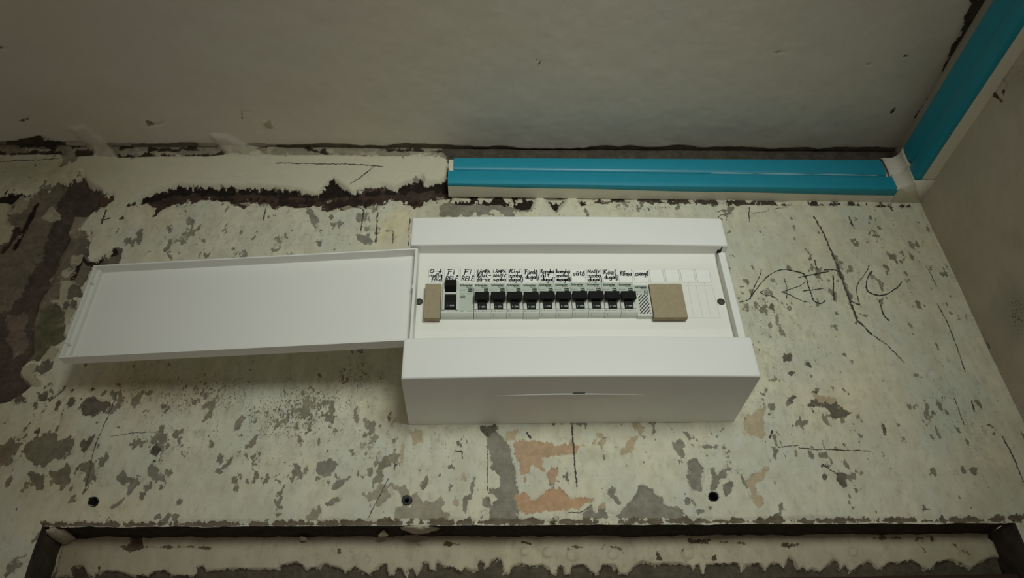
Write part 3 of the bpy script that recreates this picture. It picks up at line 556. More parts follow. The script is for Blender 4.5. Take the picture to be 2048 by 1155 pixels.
for z, pts, w in (('M2', [(1380, 350), (1560, 355), (1870, 350), (2048, 372)], 1.2), ('M2', [(600, 370), (540, 600), (520, 658)], 1.6), ('M3', [(0, 515), (370, 505)], 1.0), ('Z6', [(1290, 945), (1430, 952)], 1.0), ('M3', [(640, 595), (700, 690)], 1.0), ('M3', [(1075, 595), (1240, 700), (1300, 730)], 1.0),
                  ('Z6', [(590, 1000), (610, 960), (700, 980), (720, 1010)], .9), ('Z6', [(1060, 1000), (1080, 975), (1130, 980), (1140, 1040), (1090, 1060), (1062, 1030)], .9), ('Z6', [(400, 990), (420, 970), (480, 975)], .8), ('M3', [(575, 550), (600, 500), (665, 510), (665, 550)], 1.3)):
    RF.layer(zp(z, pts), alb(92, 80, 62), -.0012, line=w, warp=.25)
for q, r in (((725, 1100+8), 7), ((1050, 1103), 8), ((1095, 1105), 10), ((1145, 1110), 12), ((1375, 1105), 12), ((1705, 1103), 9), ((705, 1100), 4), ((1225, 1108), 10)):
    d = np.sqrt((FU-q[0])**2+(FV-q[1])**2)/r; RF.h += 0.0016*np.exp(-((d-.75)/.3)**2)*(q[0] != 725)+.0012*np.exp(-d*d)
RF.stain(120, 1120, 90, 60, (.8, .76, .68), .8); RF.stain(1950, 1110, 120, 40, (.85, .86, .8), .7); RF.stain(700, 1083, 900, 5, (.9, .88, .84), .6)  # last tint slightly darkens a narrow band along the top of the frame
RF.fleck(700, 1110, 300, 30, .32); RF.fleck(1300, 1105, 300, 30, .30)
trim = grid_mesh('trim_1', FX, YF-RF.h, FZ, M_frame, relief=RF)
tag(trim, 'cream painted frame with dripping paint edge under the ledge', kind='structure')
door = box('door_1', XL+.001, XO-.001, .060, .095, -0.9, -0.159, M_wood, None, .003); tag(door, 'dark red-brown wood at the lower edge of the opening', kind='structure')
hb = box('head_board', XL+.001, XO-.001, .022, .060, -.195, -.1635, M_wood, door, .004)
# blobs of old filler hanging on the dark band
def blob(name, c, r, mat, parent, seed=0, sub=3, amp=.25):
    bm = bmesh.new(); bmesh.ops.create_icosphere(bm, subdivisions=sub, radius=1.0); rnd = random.Random(seed); ph = [rnd.random()*9 for _ in range(6)]
    for v in bm.verts:
        n = v.co.normalized(); k = 1+amp*(math.sin(3.1*n.x+ph[0])*math.sin(2.7*n.z+ph[1])+.6*math.sin(6.3*n.x+ph[2])*math.sin(5.9*n.z+ph[3])+.4*math.sin(9*n.z+ph[4])*math.sin(8*n.x+ph[5]))
        v.co = Vector((c[0]+n.x*r[0]*k, c[1]+n.y*r[1]*k, c[2]+n.z*r[2]*k))
    return bm_obj(name, bm, mat, parent, True)
blob('plaster_lump', (XL+.007, .024, float(zl(np.array([XL]))[0])-.001), (.009, .022, .004), M_cream, wall, 5)
zb = float(zl(np.array([.03]))[0])
for q, r in (((840, 1056), (.016, .012, .003)), ((1112, 1037), (.0035, .003, .003)), ((767, 1067), (.0045, .006, .003)), ((607, 1077), (.004, .006, .002))):
    c = onZ(q, zb+.001); blob('plaster_lump', c, r, M_cream, wall, int(q[0]))

# ------------------------------------------------------------------ right wall and ceiling
ry = axis(-1.9, -0.55, 0.0, 0.0, 0.0022, 0.02); rz = axis(-0.9, -0.25, ZC+.012, ZC+.012, 0.0022, 0.02)
RY, RZ = np.meshgrid(ry, rz); ru, rv = proj(XR+0*RY, RY, RZ); RR = Relief(ru, rv, RY, RZ)
RR.h += 0.0015*fbm(RY*8, RZ*8, 3)+.0006*fbm(RY*40, RZ*40, 3)
for a in ((2030, 620, 40, 70, (.75, .76, .76), .8), (2035, 480, 40, 30, (.85, .85, .83), .7), (1990, 640, 70, 110, (.9, .92, .95), .6), (1930, 500, 60, 60, (.95, .94, .88), .6), (2000, 160, 60, 60, (.85, .84, .8), .7), (1970, 720, 60, 80, (.85, .83, .78), .7)):
    RR.stain(*a)
for a in ((2035, 630, 30, 50, .6), (1950, 700, 40, 90, .5), (2030, 150, 40, 60, .4), (1960, 420, 80, 90, .22)):
    RR.fleck(*a)
for q in ([(1938, 630), (1950, 655), (1965, 680), (1975, 692)], [(2000, 150), (2012, 170), (2005, 185)], [(1990, 190), (1999, 200)]):
    RR.layer(q, alb(70, 62, 52), -.002, line=1.6, soft=2)
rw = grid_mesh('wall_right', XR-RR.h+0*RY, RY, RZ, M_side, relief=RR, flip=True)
tag(rw, 'plain beige plaster side wall on the right', kind='structure')
cx_ = axis(-1.6, -0.75, XR+.004, XR+.004, 0.0024, 0.02); cy_ = axis(-1.9, -0.30, 0.012, 0.012, 0.0020, 0.02)
CXX, CYY = np.meshgrid(cx_, cy_); cu, cv = proj(CXX, CYY, ZC+0*CXX); RC = Relief(cu, cv, CXX, CYY)
RC.h += 0.0012*fbm(CXX*5, CYY*5, 3)+.0005*fbm(CXX*35, CYY*35, 3)
edgey = -0.004+0.009*fbm(CXX*14, CXX*0+2, 4)          # ragged end of the ceiling coat near the wall
t = np.clip((CYY-edgey)/.003, 0, 1); RC.h = RC.h-0.004*t; RC.sd = np.maximum(RC.sd, (CYY-edgey)*1400); RC.pcol[...] = alb(104, 98, 84)
for p in SM: RC.layer(p, (.60, .57, .49), .003, edge=5, warp=.5)
RC.layer([(1812, 290), (1840, 230), (1875, 170), (1900, 110), (1925, 60), (1945, 0), (1960, -60), (2000, -60), (1960, 60), (1900, 160), (1830, 290)], alb(60, 56, 48), -.003, soft=6, edge=5)  # dark band on the ceiling along the right trunking
for q, w in (([(1072, 120), (1080, 124), (1075, 135)], 1.1), ([(1548, 106), (1560, 103), (1570, 105)], 1.2), ([(484, 240), (484, 222), (500, 225)], 1.0), ([(0, 96), (12, 96)], 1.6), ([(1783, 225), (1791, 215)], 1.3), ([(1808, 113), (1815, 111)], 1.2), ([(1735, 130), (1742, 128)], 1.1), ([(40, 362-120), (60, 236)], 1.0)):
    RC.layer(q, alb(70, 64, 52), -.001, line=w, warp=.3)
RC.layer([(290, 238), (310, 247), (335, 240), (318, 251), (298, 250)], alb(112, 108, 92), -.001, warp=.6)
RC.layer([(526, 245), (540, 241), (545, 256), (530, 254)], alb(140, 134, 116), .001, warp=.6)
RC.layer([(36, 282), (80, 274), (105, 283), (60, 292)], alb(60, 56, 46), -.004, soft=2)
for a in ((1650, 80, 260, 160, (.97, .97, .95), .6), (1860, 140, 60, 120, (.86, .85, .83), .8), (1750, 250, 90, 40, (.88, .88, .86), .7), (120, 240, 200, 60, (.93, .92, .84), .7), (620, 200, 200, 80, (1.03, 1.0, .95), .6), (1200, 240, 300, 60, (1.0, 1.01, 1.01), .6), (900, 60, 300, 80, (1.0, .97, .9), .5)):  # tints at (1860, 140) and (1750, 250) are darker patches of ceiling near the trunking
    RC.stain(*a)
ceil = grid_mesh('ceiling', CXX, CYY, ZC-RC.h, M_ceil, relief=RC, flip=True)
tag(ceil, 'smooth grey-beige plastered ceiling above the fuse box', kind='structure')

# ------------------------------------------------------------------ cable trunking with blue film
PROF_BASE = [(.0, .0), (.0238, .0), (.0245, .0010), (.0245, .0040), (.0235, .0045), (.0225, .0240), (.013, .0245), (.013, .0292), (.0195, .0297), (.0195, .0515), (.0185, .0535), (.0, .0545)]
PROF_LOW = [(.0236, .0030), (.0262, .0030), (.0272, .0042), (.0277, .0065), (.0277, .0125), (.0274, .0205), (.0268, .0238), (.0252, .0252), (.0225, .0256), (.0160, .0252)]
PROF_UP = [(.0150, .0290), (.0186, .0293), (.0216, .0312), (.0232, .0345), (.0234, .0440), (.0230, .0500), (.0220, .0532), (.0190, .0548), (.0100, .0552)]
def close(p): return p+[(.012, p[-1][1]-.001), (.012, p[0][1]+.0012)]
def sweep_x(name, prof, x0, x1, zA, zB, mat, parent, n=40, wob=0.0, smooth=True, wrap=None):
    """profile (depth, height) run along the back wall, zA..zB the height of its lower edge at the two ends"""
    V = []; F = []; k = len(prof)
    for i in range(n+1):
        t = i/n; x = x0+(x1-x0)*t
        for j, (d, h) in enumerate(prof):
            if wrap and j == 0: d = wrap[0]+(wrap[1]-wrap[0])*t+.0004*math.sin(x*31)
            if h > .027: h = .027+(h-.027)*(1+.32*t)
            V.append((x, -d+wob*math.sin(x*23)*.3, zA+(zB-zA)*((x-.0354)/(.6515-.0354))+h))
    for i in range(n):
        for j in range(k): a = i*k+j; b = i*k+(j+1) % k; F.append((a, b, b+k, a+k))
    F.append(tuple(range(k))[::-1]); F.append(tuple(n*k+j for j in range(k)))
    o = mesh_obj(name, V, F, mat, parent); shade(o); return o
def sweep_y(name, prof, y0, y1, z, mat, parent, n=30):
    V = []; F = []; k = len(prof)
    for i in range(n+1):
        y = y0+(y1-y0)*i/n
        for d, h in prof: V.append((XR-d, y, z+(h if h < .027 else .027+(h-.027)*1.36)))
    for i in range(n):
        for j in range(k): a = i*k+j; b = i*k+(j+1) % k; F.append((a, b, b+k, a+k))
    F.append(tuple(range(k))[::-1]); F.append(tuple(n*k+j for j in range(k)))
    o = mesh_obj(name, V, F, mat, parent); shade(o); return o
def shade(o, ang=35):
    me = o.data; bm = bmesh.new(); bm.from_mesh(me); bmesh.ops.recalc_face_normals(bm, faces=bm.faces)
    for f in bm.faces: f.smooth = True
    for e in bm.edges:
        if len(e.link_faces) == 2 and e.calc_face_angle(0) > math.radians(ang): e.smooth = False
    bm.to_mesh(me); bm.free()
ZA, ZB = .3442, .3372
def film_low(start): return [(start, -.0002), (.0245, -.0003), (.0262, .0004)]+PROF_LOW[2:]
tr = empty('cable_trunking', (0.0354, 0, ZA)); tag(tr, 'white cable trunking with blue film on the back wall above the fuse box', 'trunking', 'trunking under the ceiling')
inv = lambda o: setattr(o, 'matrix_parent_inverse', Matrix.Translation(-Vector(o.parent.location))) or o
inv(sweep_x('base', PROF_BASE, .0354, .662, ZA, ZB, M_trunk, tr))
inv(sweep_x('cover', close(film_low(.0222)), .0352, .657, ZA, ZB, M_blue, tr, wob=.0006, wrap=(.0226, .0135)))
inv(sweep_x('cover', close(PROF_UP), .0425, .652, ZA, ZB, M_blue, tr))
# lifted edge of the film between the two covers
V = []; F = []; n = 60
for i in range(n+1):
    t = i/n; x = .40+.235*t; lift = .0012*abs(math.sin(t*9.5+.6))+.0002; zz = ZA+(ZB-ZA)*((x-.0354)/.6161)+.0262
    V += [(x, -.0255, zz), (x, -.0262-lift*.5, zz+lift)]
for i in range(n): F.append((2*i, 2*i+1, 2*i+3, 2*i+2))
inv(mesh_obj('film_edge', V, F, M_edge, tr))
t2 = empty('cable_trunking', (XR, -.04, .3395)); tag(t2, 'white cable trunking with blue film running along the right wall', 'trunking', 'trunking under the ceiling')
inv(sweep_y('base', PROF_BASE, -.036, -1.5, .3395, M_trunk, t2))
inv(sweep_y('cover', close(film_low(.0190)), -.040, -1.5, .3395, M_blue, t2))
inv(sweep_y('cover', close(PROF_UP), -.042, -1.5, .3395, M_blue, t2))
# inside corner fitting
prof = [(.0, -.0008), (.0275, -.0008), (.0288, .0006), (.0290, .0030), (.0286, .0080), (.0278, .0200), (.0268, .0262), (.0235, .0275), (.0222, .0290), (.0240, .0305), (.0256, .0340), (.0252, .0480), (.0240, .0540), (.0200, .0565), (.0, .0570)]
V = []; F = []; NA = 10; LA, LB = .046, .043; zf = .3378
for d, h in prof:
    r = min(.014, .45*d+.0005); st = []
    ext = .004*math.sin(min(1, h/.05)*math.pi)          # moulded, slightly flared ends
    st.append((XR-LA+ext*.2+(.028-d)*.12, -d)); st.append((XR-d-r, -d))
    for k in range(1, NA): a = math.pi/2*k/NA; st.append((XR-d-r+r*math.sin(a), -d-r+r*math.cos(a)))
    st.append((XR-d, -d-r)); st.append((XR-d, -LB))
    V += [(x, y, zf+(h if h < .0275 else .0275+(h-.0275)*1.34)) for x, y in st]
ns = NA+3
for i in range(len(prof)-1):
    for j in range(ns-1): a = i*ns+j; F.append((a, a+1, a+ns+1, a+ns))
cf = mesh_obj('corner_fitting', V, F, M_trunk)
sm = cf.modifiers.new('thickness', 'SOLIDIFY'); sm.thickness = .0012; sm.offset = -1; shade(cf, 40)
tag(cf, 'white moulded inside corner fitting joining the two blue trunkings', 'trunking corner')

# ------------------------------------------------------------------ fuse box
W_, H_, D_ = .365, .2146, .1033
fb = empty('fuse_box', (0, 0, 0)); tag(fb, 'white plastic surface-mounted fuse box with its door folded open to the left', 'fuse box')
bul = lambda x: .0030*(1-(2*x/W_-1)**2)
ZF0, ZF1 = .0478, .1722          # opening between the two fascias
YP = -.0850                      # inner panel plane
def fascia(name, z0, z1, under):
    """hollow-looking cover block with a softly bowed front"""
    bm = bmesh.new(); n = 36; rb = .0022
    prof = [(0, z0), (-(D_-rb), z0)]
    for k in range(1, 5): a = math.pi/2*k/5; prof.append((-(D_-rb)-rb*math.sin(a), z0+rb-rb*math.cos(a)))
    prof += [(-D_, z0+rb), (-D_, z1-rb)]
    for k in range(1, 5): a = math.pi/2*k/5; prof.append((-(D_-rb)-rb*math.cos(a), z1-rb+rb*math.sin(a)))
    prof += [(-(D_-rb), z1), (0, z1)]
    xr = [0, .0006, .0018]+list(np.linspace(.004, W_-.004, n))+[W_-.0018, W_-.0006, W_]; rows = []
    for x in xr:
        e = min(x, W_-x); ins = .0018-math.sqrt(max(0, .0018**2-max(0, .0018-e)**2)) if e < .0018 else 0
        rows.append([bm.verts.new((x, (y-bul(x)*(1 if y < -.01 else 0)+(ins if y < -.01 else 0)), z)) for y, z in prof])
    k = len(prof)
    for a, b in zip(rows[:-1], rows[1:]):
        for j in range(k): bm.faces.new((a[j], a[(j+1) % k], b[(j+1) % k], b[j]))
    bm.faces.new(rows[0][::-1]); bm.faces.new(rows[-1])
    o = bm_obj(name, bm, M_box, fb); shade(o, 40); return o
fascia('top_fascia', ZF1, H_, True); fascia('bottom_fascia', 0, ZF0, True)
box('body', .0012, W_-.0012, -.074, -.0005, ZF0-.001, ZF1+.001, M_box, fb)
# inner panel: flat field with sloping borders
xs_ = [.0085, .0125, .345, .3568]; prof = [(-.0888, ZF1), (YP, .1600), (YP, .0700), (-.0808, .0530), (-.0800, ZF0-.0005)]
bm = bmesh.new(); pr = [(y, z) for y, z in prof]+[(-.074, ZF0-.0005), (-.074, ZF1)]
prism_x(bm, pr, .0085, .3530); pan = bm_obj('inner_panel', bm, M_boxpan, fb)
bm = bmesh.new()
a = [bm.verts.new((.3530, y, z)) for y, z in prof]; b = [bm.verts.new((.3567, -.0785, z)) for y, z in prof]
for i in range(len(prof)-1): bm.faces.new((a[i], a[i+1], b[i+1], b[i]))
bm_obj('panel_border', bm, M_boxpan, pan)
box('side_rim', .3567, .3645, -.0908, -.0005, ZF0-.001, ZF1+.001, M_box, fb, .0008)
box('side_rim', .0005, .0083, -.0875, -.0005, ZF0-.001, ZF1+.001, M_box, fb, .0008)
# latch slot in the underside of the upper fascia
box('latch_slot', .3545, .3592, -.0962, -.0900, ZF1-.0006, ZF1+.0005, M_hole, fb)
box('latch_slot', .3578, .3590, -.1012, -.0955, ZF1-.0006, ZF1+.0005, M_hole, fb)
# thin bowed ridge and finger slot on the underside
V = []; F = []; n = 50
for i in range(n+1):
    t = i/n; x = .0945+(.2526-.0945)*t; s = math.sin(math.pi*t); y = -.0655-.0040*s; w = .0002+.0009*s
    V += [(x, y-w*.5, .0), (x, y, -.0012*s-.0001), (x, y+w*.6, .0)]
for i in range(n):
    k = 3*i; F += [(k, k+1, k+4, k+3), (k+1, k+2, k+5, k+4)]
mesh_obj('ridge', V, F, M_label, fb)
c = onZ((1158, 786), 0.0); box('finger_slot', c[0]-.0066, c[0]+.0062, c[1]-.0016, c[1]-.0006, -.0004, .0004, M_hole, fb)
# screw recesses at both ends of the panel
for q in ((838, 603), (1442, 603)):
    p = onY(q, YP); lathe_y('screw_recess', [(.0001, YP+.0028), (.0034, YP+.0026), (.0040, YP-.0004), (.0044, YP-.0004), (.0046, YP+.0006)], p[0], p[2], M_screw, fb, 28, 1.0)
    lathe_y('screw_head', [(.0001, YP-.00045), (.0038, YP-.00040), (.0039, YP+.0006)], p[0], p[2], M_screw, fb, 28)
# label fields with handwriting
GL = {  # stroke letters: (advance, strokes) on a box with x-height .55, cap 1
 '0': (.62, [[(.30, 0), (.08, .2), (.06, .6), (.28, .85), (.5, .62), (.48, .2), (.30, 0)]]), '-': (.5, [[(.08, .45), (.42, .47)]]), '1': (.42, [[(.2, .95), (.2, .1)], [(.05, .35), (.2, .02), (.36, .35)], [(.1, .28), (.3, .28)]]), '.': (.2, [[(.05, .03), (.12, .03)]]),
 'n': (.5, [[(.06, .5), (.07, 0)], [(.07, .35), (.2, .52), (.34, .48), (.38, 0)]]), 'u': (.5, [[(.06, .5), (.08, .1), (.22, 0), (.36, .12), (.38, .5)], [(.38, .5), (.42, 0)]]), 'l': (.26, [[(.1, .98), (.09, .12), (.2, .02)]]),
 'a': (.5, [[(.38, .48), (.18, .52), (.05, .25), (.16, 0), (.34, .15), (.38, .5)], [(.38, .5), (.42, .02)]]), 'f': (.4, [[(.36, .92), (.22, .98), (.15, .75), (.14, -.2)], [(.02, .5), (.32, .52)]]), 'o': (.48, [[(.24, .52), (.06, .36), (.08, .08), (.24, 0), (.4, .15), (.38, .42), (.24, .52)]]),
 'd': (.52, [[(.38, .45), (.2, .52), (.05, .25), (.16, 0), (.34, .12), (.4, .98)], [(.4, .98), (.42, .02)]]), 'F': (.55, [[(.14, .98), (.1, 0)], [(.02, .95), (.5, 1.0)], [(.12, .55), (.4, .58)]]), 'i': (.24, [[(.1, .52), (.1, .02)], [(.09, .78), (.13, .84)]]),
 'R': (.6, [[(.1, 0), (.1, .98), (.38, .95), (.46, .75), (.36, .55), (.1, .5)], [(.2, .5), (.52, 0)]]), 'E': (.5, [[(.44, .95), (.14, .93), (.08, .5), (.1, .05), (.44, 0)], [(.1, .5), (.38, .52)]]), 'L': (.5, [[(.1, .98), (.07, .03), (.44, .06)]]), 'A': (.58, [[(.03, 0), (.26, .98), (.5, 0)], [(.12, .38), (.42, .38)]]),
 'M': (.66, [[(.05, 0), (.1, .98), (.3, .4), (.52, .98), (.58, 0)]]), 'P': (.52, [[(.1, 0), (.1, .98), (.38, .95), (.45, .72), (.34, .5), (.1, .46)]]), 'K': (.56, [[(.1, .98), (.08, 0)], [(.46, .98), (.12, .45)], [(.18, .5), (.5, 0)]]), 'z': (.46, [[(.05, .5), (.38, .52), (.06, .02), (.42, .03)]]),
 's': (.44, [[(.38, .5), (.14, .5), (.08, .34), (.34, .22), (.32, .04), (.04, .02)]]), 'N': (.6, [[(.07, 0), (.08, .98), (.46, .02), (.5, .98)]]), 'G': (.6, [[(.5, .85), (.26, .98), (.06, .6), (.1, .12), (.34, 0), (.5, .2), (.5, .45), (.3, .45)]]), 'Y': (.56, [[(.05, .98), (.27, .5), (.5, .98)], [(.27, .5), (.2, -.05)]]),
 'b': (.5, [[(.1, .98), (.09, .05), (.26, 0), (.42, .2), (.34, .48), (.1, .42)]]), 'k': (.48, [[(.1, .98), (.09, 0)], [(.4, .52), (.12, .25), (.42, 0)]]), 'g': (.5, [[(.38, .48), (.18, .52), (.06, .28), (.18, .05), (.36, .2), (.38, .5), (.36, -.25), (.2, -.38), (.06, -.28)]]), 'j': (.3, [[(.18, .52), (.18, -.2), (.08, -.34), (-.04, -.26)], [(.17, .78), (.21, .84)]]),
 'y': (.48, [[(.06, .5), (.12, .12), (.36, .1)], [(.4, .5), (.32, -.15), (.16, -.35), (.02, -.28)]]), 'h': (.5, [[(.1, .98), (.08, 0)], [(.08, .32), (.24, .52), (.38, .4), (.4, 0)]]), 't': (.4, [[(.18, .95), (.16, .1), (.32, .02)], [(.02, .6), (.36, .62)]]), 'c': (.42, [[(.36, .45), (.18, .52), (.05, .25), (.16, 0), (.38, .06)]]),
 'e': (.46, [[(.06, .25), (.38, .3), (.32, .5), (.16, .5), (.06, .2), (.2, 0), (.4, .08)]]), 'm': (.66, [[(.06, .5), (.06, 0)], [(.06, .35), (.18, .52), (.3, .4), (.31, 0)], [(.31, .35), (.44, .52), (.56, .4), (.58, 0)]]), 'r': (.38, [[(.07, .5), (.08, 0)], [(.08, .3), (.2, .5), (.34, .48)]]), ' ': (.3, [])}
ACC = {'á': ('a', [[(.2, .68), (.34, .92)]]), 'é': ('e', [[(.2, .68), (.34, .92)]]), 'í': ('i', [[(.08, .7), (.2, .95)]]), 'ó': ('o', [[(.2, .68), (.36, .92)]]), 'ö': ('o', [[(.12, .72), (.14, .78)], [(.3, .72), (.32, .78)]]), 'ő': ('o', [[(.12, .66), (.2, .88)], [(.28, .66), (.38, .88)]]),
       'ü': ('u', [[(.12, .72), (.14, .78)], [(.3, .72), (.32, .78)]]), 'Á': ('A', [[(.24, 1.02), (.36, 1.18)]]), 'É': ('E', [[(.2, 1.05), (.36, 1.25)]])}
def write(text, x0, z0, wmax, h, seed):
    rnd = random.Random(seed); x = 0; S = []
    for ch in text:
        extra = []
        if ch in ACC: ch, extra = ACC[ch]
        adv, st = GL[ch]; jz = (rnd.random()-.5)*.10; sl = .06+.08*rnd.random()
        for s in st+extra: S.append([(x+px+sl*pz, pz+jz) for px, pz in (smooth_curve(s, 4) if len(s) > 3 else s)])
        x += adv+.03
    kx = min(h*1.5, wmax/max(x, .01))
    return [[(x0+px*kx, z0+pz*h) for px, pz in s] for s in S]
LW, LH, LP = .0155, .0184, .017957
pa = onY((858, 537), YP); pb = onY((1391, 540.6), YP); LP = (pb[0]-pa[0])/17; lz1 = (pa[2]+pb[2])/2+.0008; LH = .0186
texts = [[('0-1', 0), ('nulla', 0), ('föld', 1)], [('Fi', .8), ('RELÉ', 0)], [('Fi', 1), ('RELÉ', 0)], [('LÁMPA', 0), ('Közl.-', 0), ('fü-sz', 0)], [('LÁMPA', 0), ('NAGY', 0), ('szoba', 0)], [('Kisi', 0), ('szoba', .2), ('dugalj', 0)], [('Fürdő', 0), ('dugalj', .2)],
         [('Konyha', 0), ('ált.', 0), ('dugalj', .3)], [('konyha', 0), ('mosó', 0), ('mosogató', 0)], [('sütő', .4)], [('NAGY', 0), ('szoba', .3), ('dugalj', 0)], [('Közl', 0), ('dugalj', .2)], [('Klíma', .3)], [('csengő', .2)], [], [], [], []]
flat = lambda x, z, off: (x, YP-off, z)
for i, tx in enumerate(texts):
    x0 = pa[0]+LP*i; z1 = lz1-.0003*(i/17); z0 = z1-LH
    lf = box('label_field', x0+.0001, x0+LW-.0001, YP-.00012, YP, z0+.0001, z1-.0001, M_label, fb)
    V, F = ribbons([[(x0, z0), (x0+LW, z0), (x0+LW, z1), (x0, z1), (x0, z0)]][0:0]+[[(x0, z0), (x0+LW, z0)], [(x0+LW, z0), (x0+LW, z1)], [(x0+LW, z1), (x0, z1)], [(x0, z1), (x0, z0)]], .00028, flat, .00016, 0, 0, True)
    mesh_obj('border', V, F, M_line, lf)
    if tx:
        S = []; n = len(tx); rows = {1: [.50], 2: [.62, .26], 3: [.70, .38, .08]}[n]; hh = {1: .0062, 2: .0054, 3: .0050}[n]
        if tx[0][0] == 'Fi': hh = .0066; rows = [.58, .10]
        for (s, ind), rz_ in zip(tx, rows):
            upper = s.isupper(); h_ = hh*(.86 if upper and n == 3 else 1.0)*(1.12 if not upper else 1)
            S += write(s, x0+.0008+ind*.0022, z0+LH*rz_, LW*(1.02 if len(s) > 5 else .94)-ind*.0022, h_, i*7+len(S))
        V, F = ribbons(S, (.00112 if n == 3 else .00106), flat, .0002, .22, i)
        mesh_obj('handwriting', V, F, M_ink, lf)

# printed lettering helper (built-in vector font)
def text_mesh(name, body, width=None, height=None, bold=0.0):
    cu_ = bpy.data.curves.new(name, 'FONT'); cu_.body = body; cu_.size = 1; cu_.offset = bold; cu_.resolution_u = 3; cu_.align_x = 'LEFT'
    ob = bpy.data.objects.new(name, cu_); COL.objects.link(ob); dg = bpy.context.evaluated_depsgraph_get(); dg.update()
    me = bpy.data.meshes.new_from_object(ob.evaluated_get(dg)); bpy.data.objects.remove(ob); bpy.data.curves.remove(cu_)
    co = np.empty(len(me.vertices)*3, np.float32); me.vertices.foreach_get('co', co); co = co.reshape(-1, 3)
    mn = co.min(0); sz = co.max(0)-mn; kx = width/sz[0] if width else None; ky = height/sz[1] if height else kx; kx = kx or ky
    out = np.zeros_like(co); out[:, 0] = (co[:, 0]-mn[0])*kx; out[:, 2] = (co[:, 1]-mn[1])*ky
    me.vertices.foreach_set('co', out.ravel()); me.update(); me.name = name; me.materials.clear()
    return me
def put_text(me, mat, parent, x, y, z, name):
    if not me.materials: me.materials.append(mat)
    o = bpy.data.objects.new(name, me); o.location = (x, y, z); return link(o, parent)
T_brand = text_mesh('brand_print', 'Schneider', .0138, .0030, .035)
T_elec = text_mesh('maker_line', 'Electric', .0068, .0012, .01)
T_easy = text_mesh('range_print', 'Easy9', .0068, .0017)
T_pro = text_mesh('badge_letters', 'Pro', .0036, .0018, .02)
T_c60 = text_mesh('type_print', 'B13', .0034, .0012)
T_b13 = text_mesh('rating_print', 'B13', .0050, .0019, .01)
T_c10 = text_mesh('rating_print', 'C10', .0050, .0019, .01)
T_tiny = text_mesh('catalogue_print', 'EZ9P32113', .0086, .0011)
T_on = text_mesh('switch_print', 'I · ON', .0066, .0020, .02)
for i, s in ((16, '17'), (17, '18')):
    put_text(text_mesh('module_number', s, None, .0014), M_faint, fb, pa[0]+LP*i+.006, YP-.0003, lz1-LH-.0026, 'module_number')
# faint break-out lines beside the second board
S = []
for q0, q1 in (((1376, 571), (1388, 634)), ((1392, 571), (1406, 634)), ((1409, 571), (1422, 634)), ((1424, 571), (1440, 634)), ((1366, 571), (1424, 571)), ((1378, 635), (1442, 635))):
    a = onY(q0, YP); b = onY(q1, YP); S.append([(a[0], a[2]), (b[0], b[2])])
V, F = ribbons(S, .0004, flat, .00012); mesh_obj('break_out_lines', V, F, M_faint, pan)

# ------------------------------------------------------------------ the open door (tray with a rim), hinged at the left side of the opening
h0 = Vector((.0088, -.1033, 0)); h1 = Vector((-.3632, -.0710, 0)); dl = (h1-h0).length; ex = (h1-h0).normalized(); ey = Vector((ex.y, -ex.x, 0))
if ey.y < 0: ey = -ey
DZ0, DZ1, DT, RT = .0453, .1684, .0136, .0020
dr = empty('door', (0, 0, 0)); dr.parent = fb
def dbox(name, u0, u1, w0, w1, z0, z1, bev=.0004, par=None, mat=M_box):
    """door coordinates: u from the hinge outwards, w from the rim edge (0) to the outer face (DT)"""
    bm = bmesh.new(); add_box(bm, u0, u1, w0, w1, z0, z1, bev, 2)
    for v in bm.verts:
        p_ = h0+ex*v.co.x+ey*v.co.y; v.co = Vector((p_.x, p_.y, v.co.z))
    return bm_obj(name, bm, mat, par)
bpy.data.objects.remove(dr)
dr = dbox('door', 0, dl, DT-.0018, DT, DZ0, DZ1, .0005, fb)
dbox('rim', 0, dl, 0, DT-.0010, DZ1-RT, DZ1, .0004, dr); dbox('rim', 0, dl, 0, DT-.0010, DZ0, DZ0+RT, .0004, dr)
dbox('rim', 0, .0030, 0, DT-.0010, DZ0+RT*.5, DZ1-RT*.5, .0004, dr); dbox('rim', dl-RT, dl, .0012, DT-.0010, DZ0+RT*.5, DZ1-RT*.5, .0004, dr)
dbox('rim_step', dl-.0062, dl-.0018, .0062, DT-.0010, DZ0+.002, DZ1-.002, .0008, dr)
for zz in (DZ0+.018, DZ1-.024): dbox('catch', dl-.0050, dl-.0006, .0004, .0060, zz, zz+.0022, .0004, dr)
dbox('hinge_catch', .0006, .0040, .0006, .0030, .113, .1175, .0003, dr)

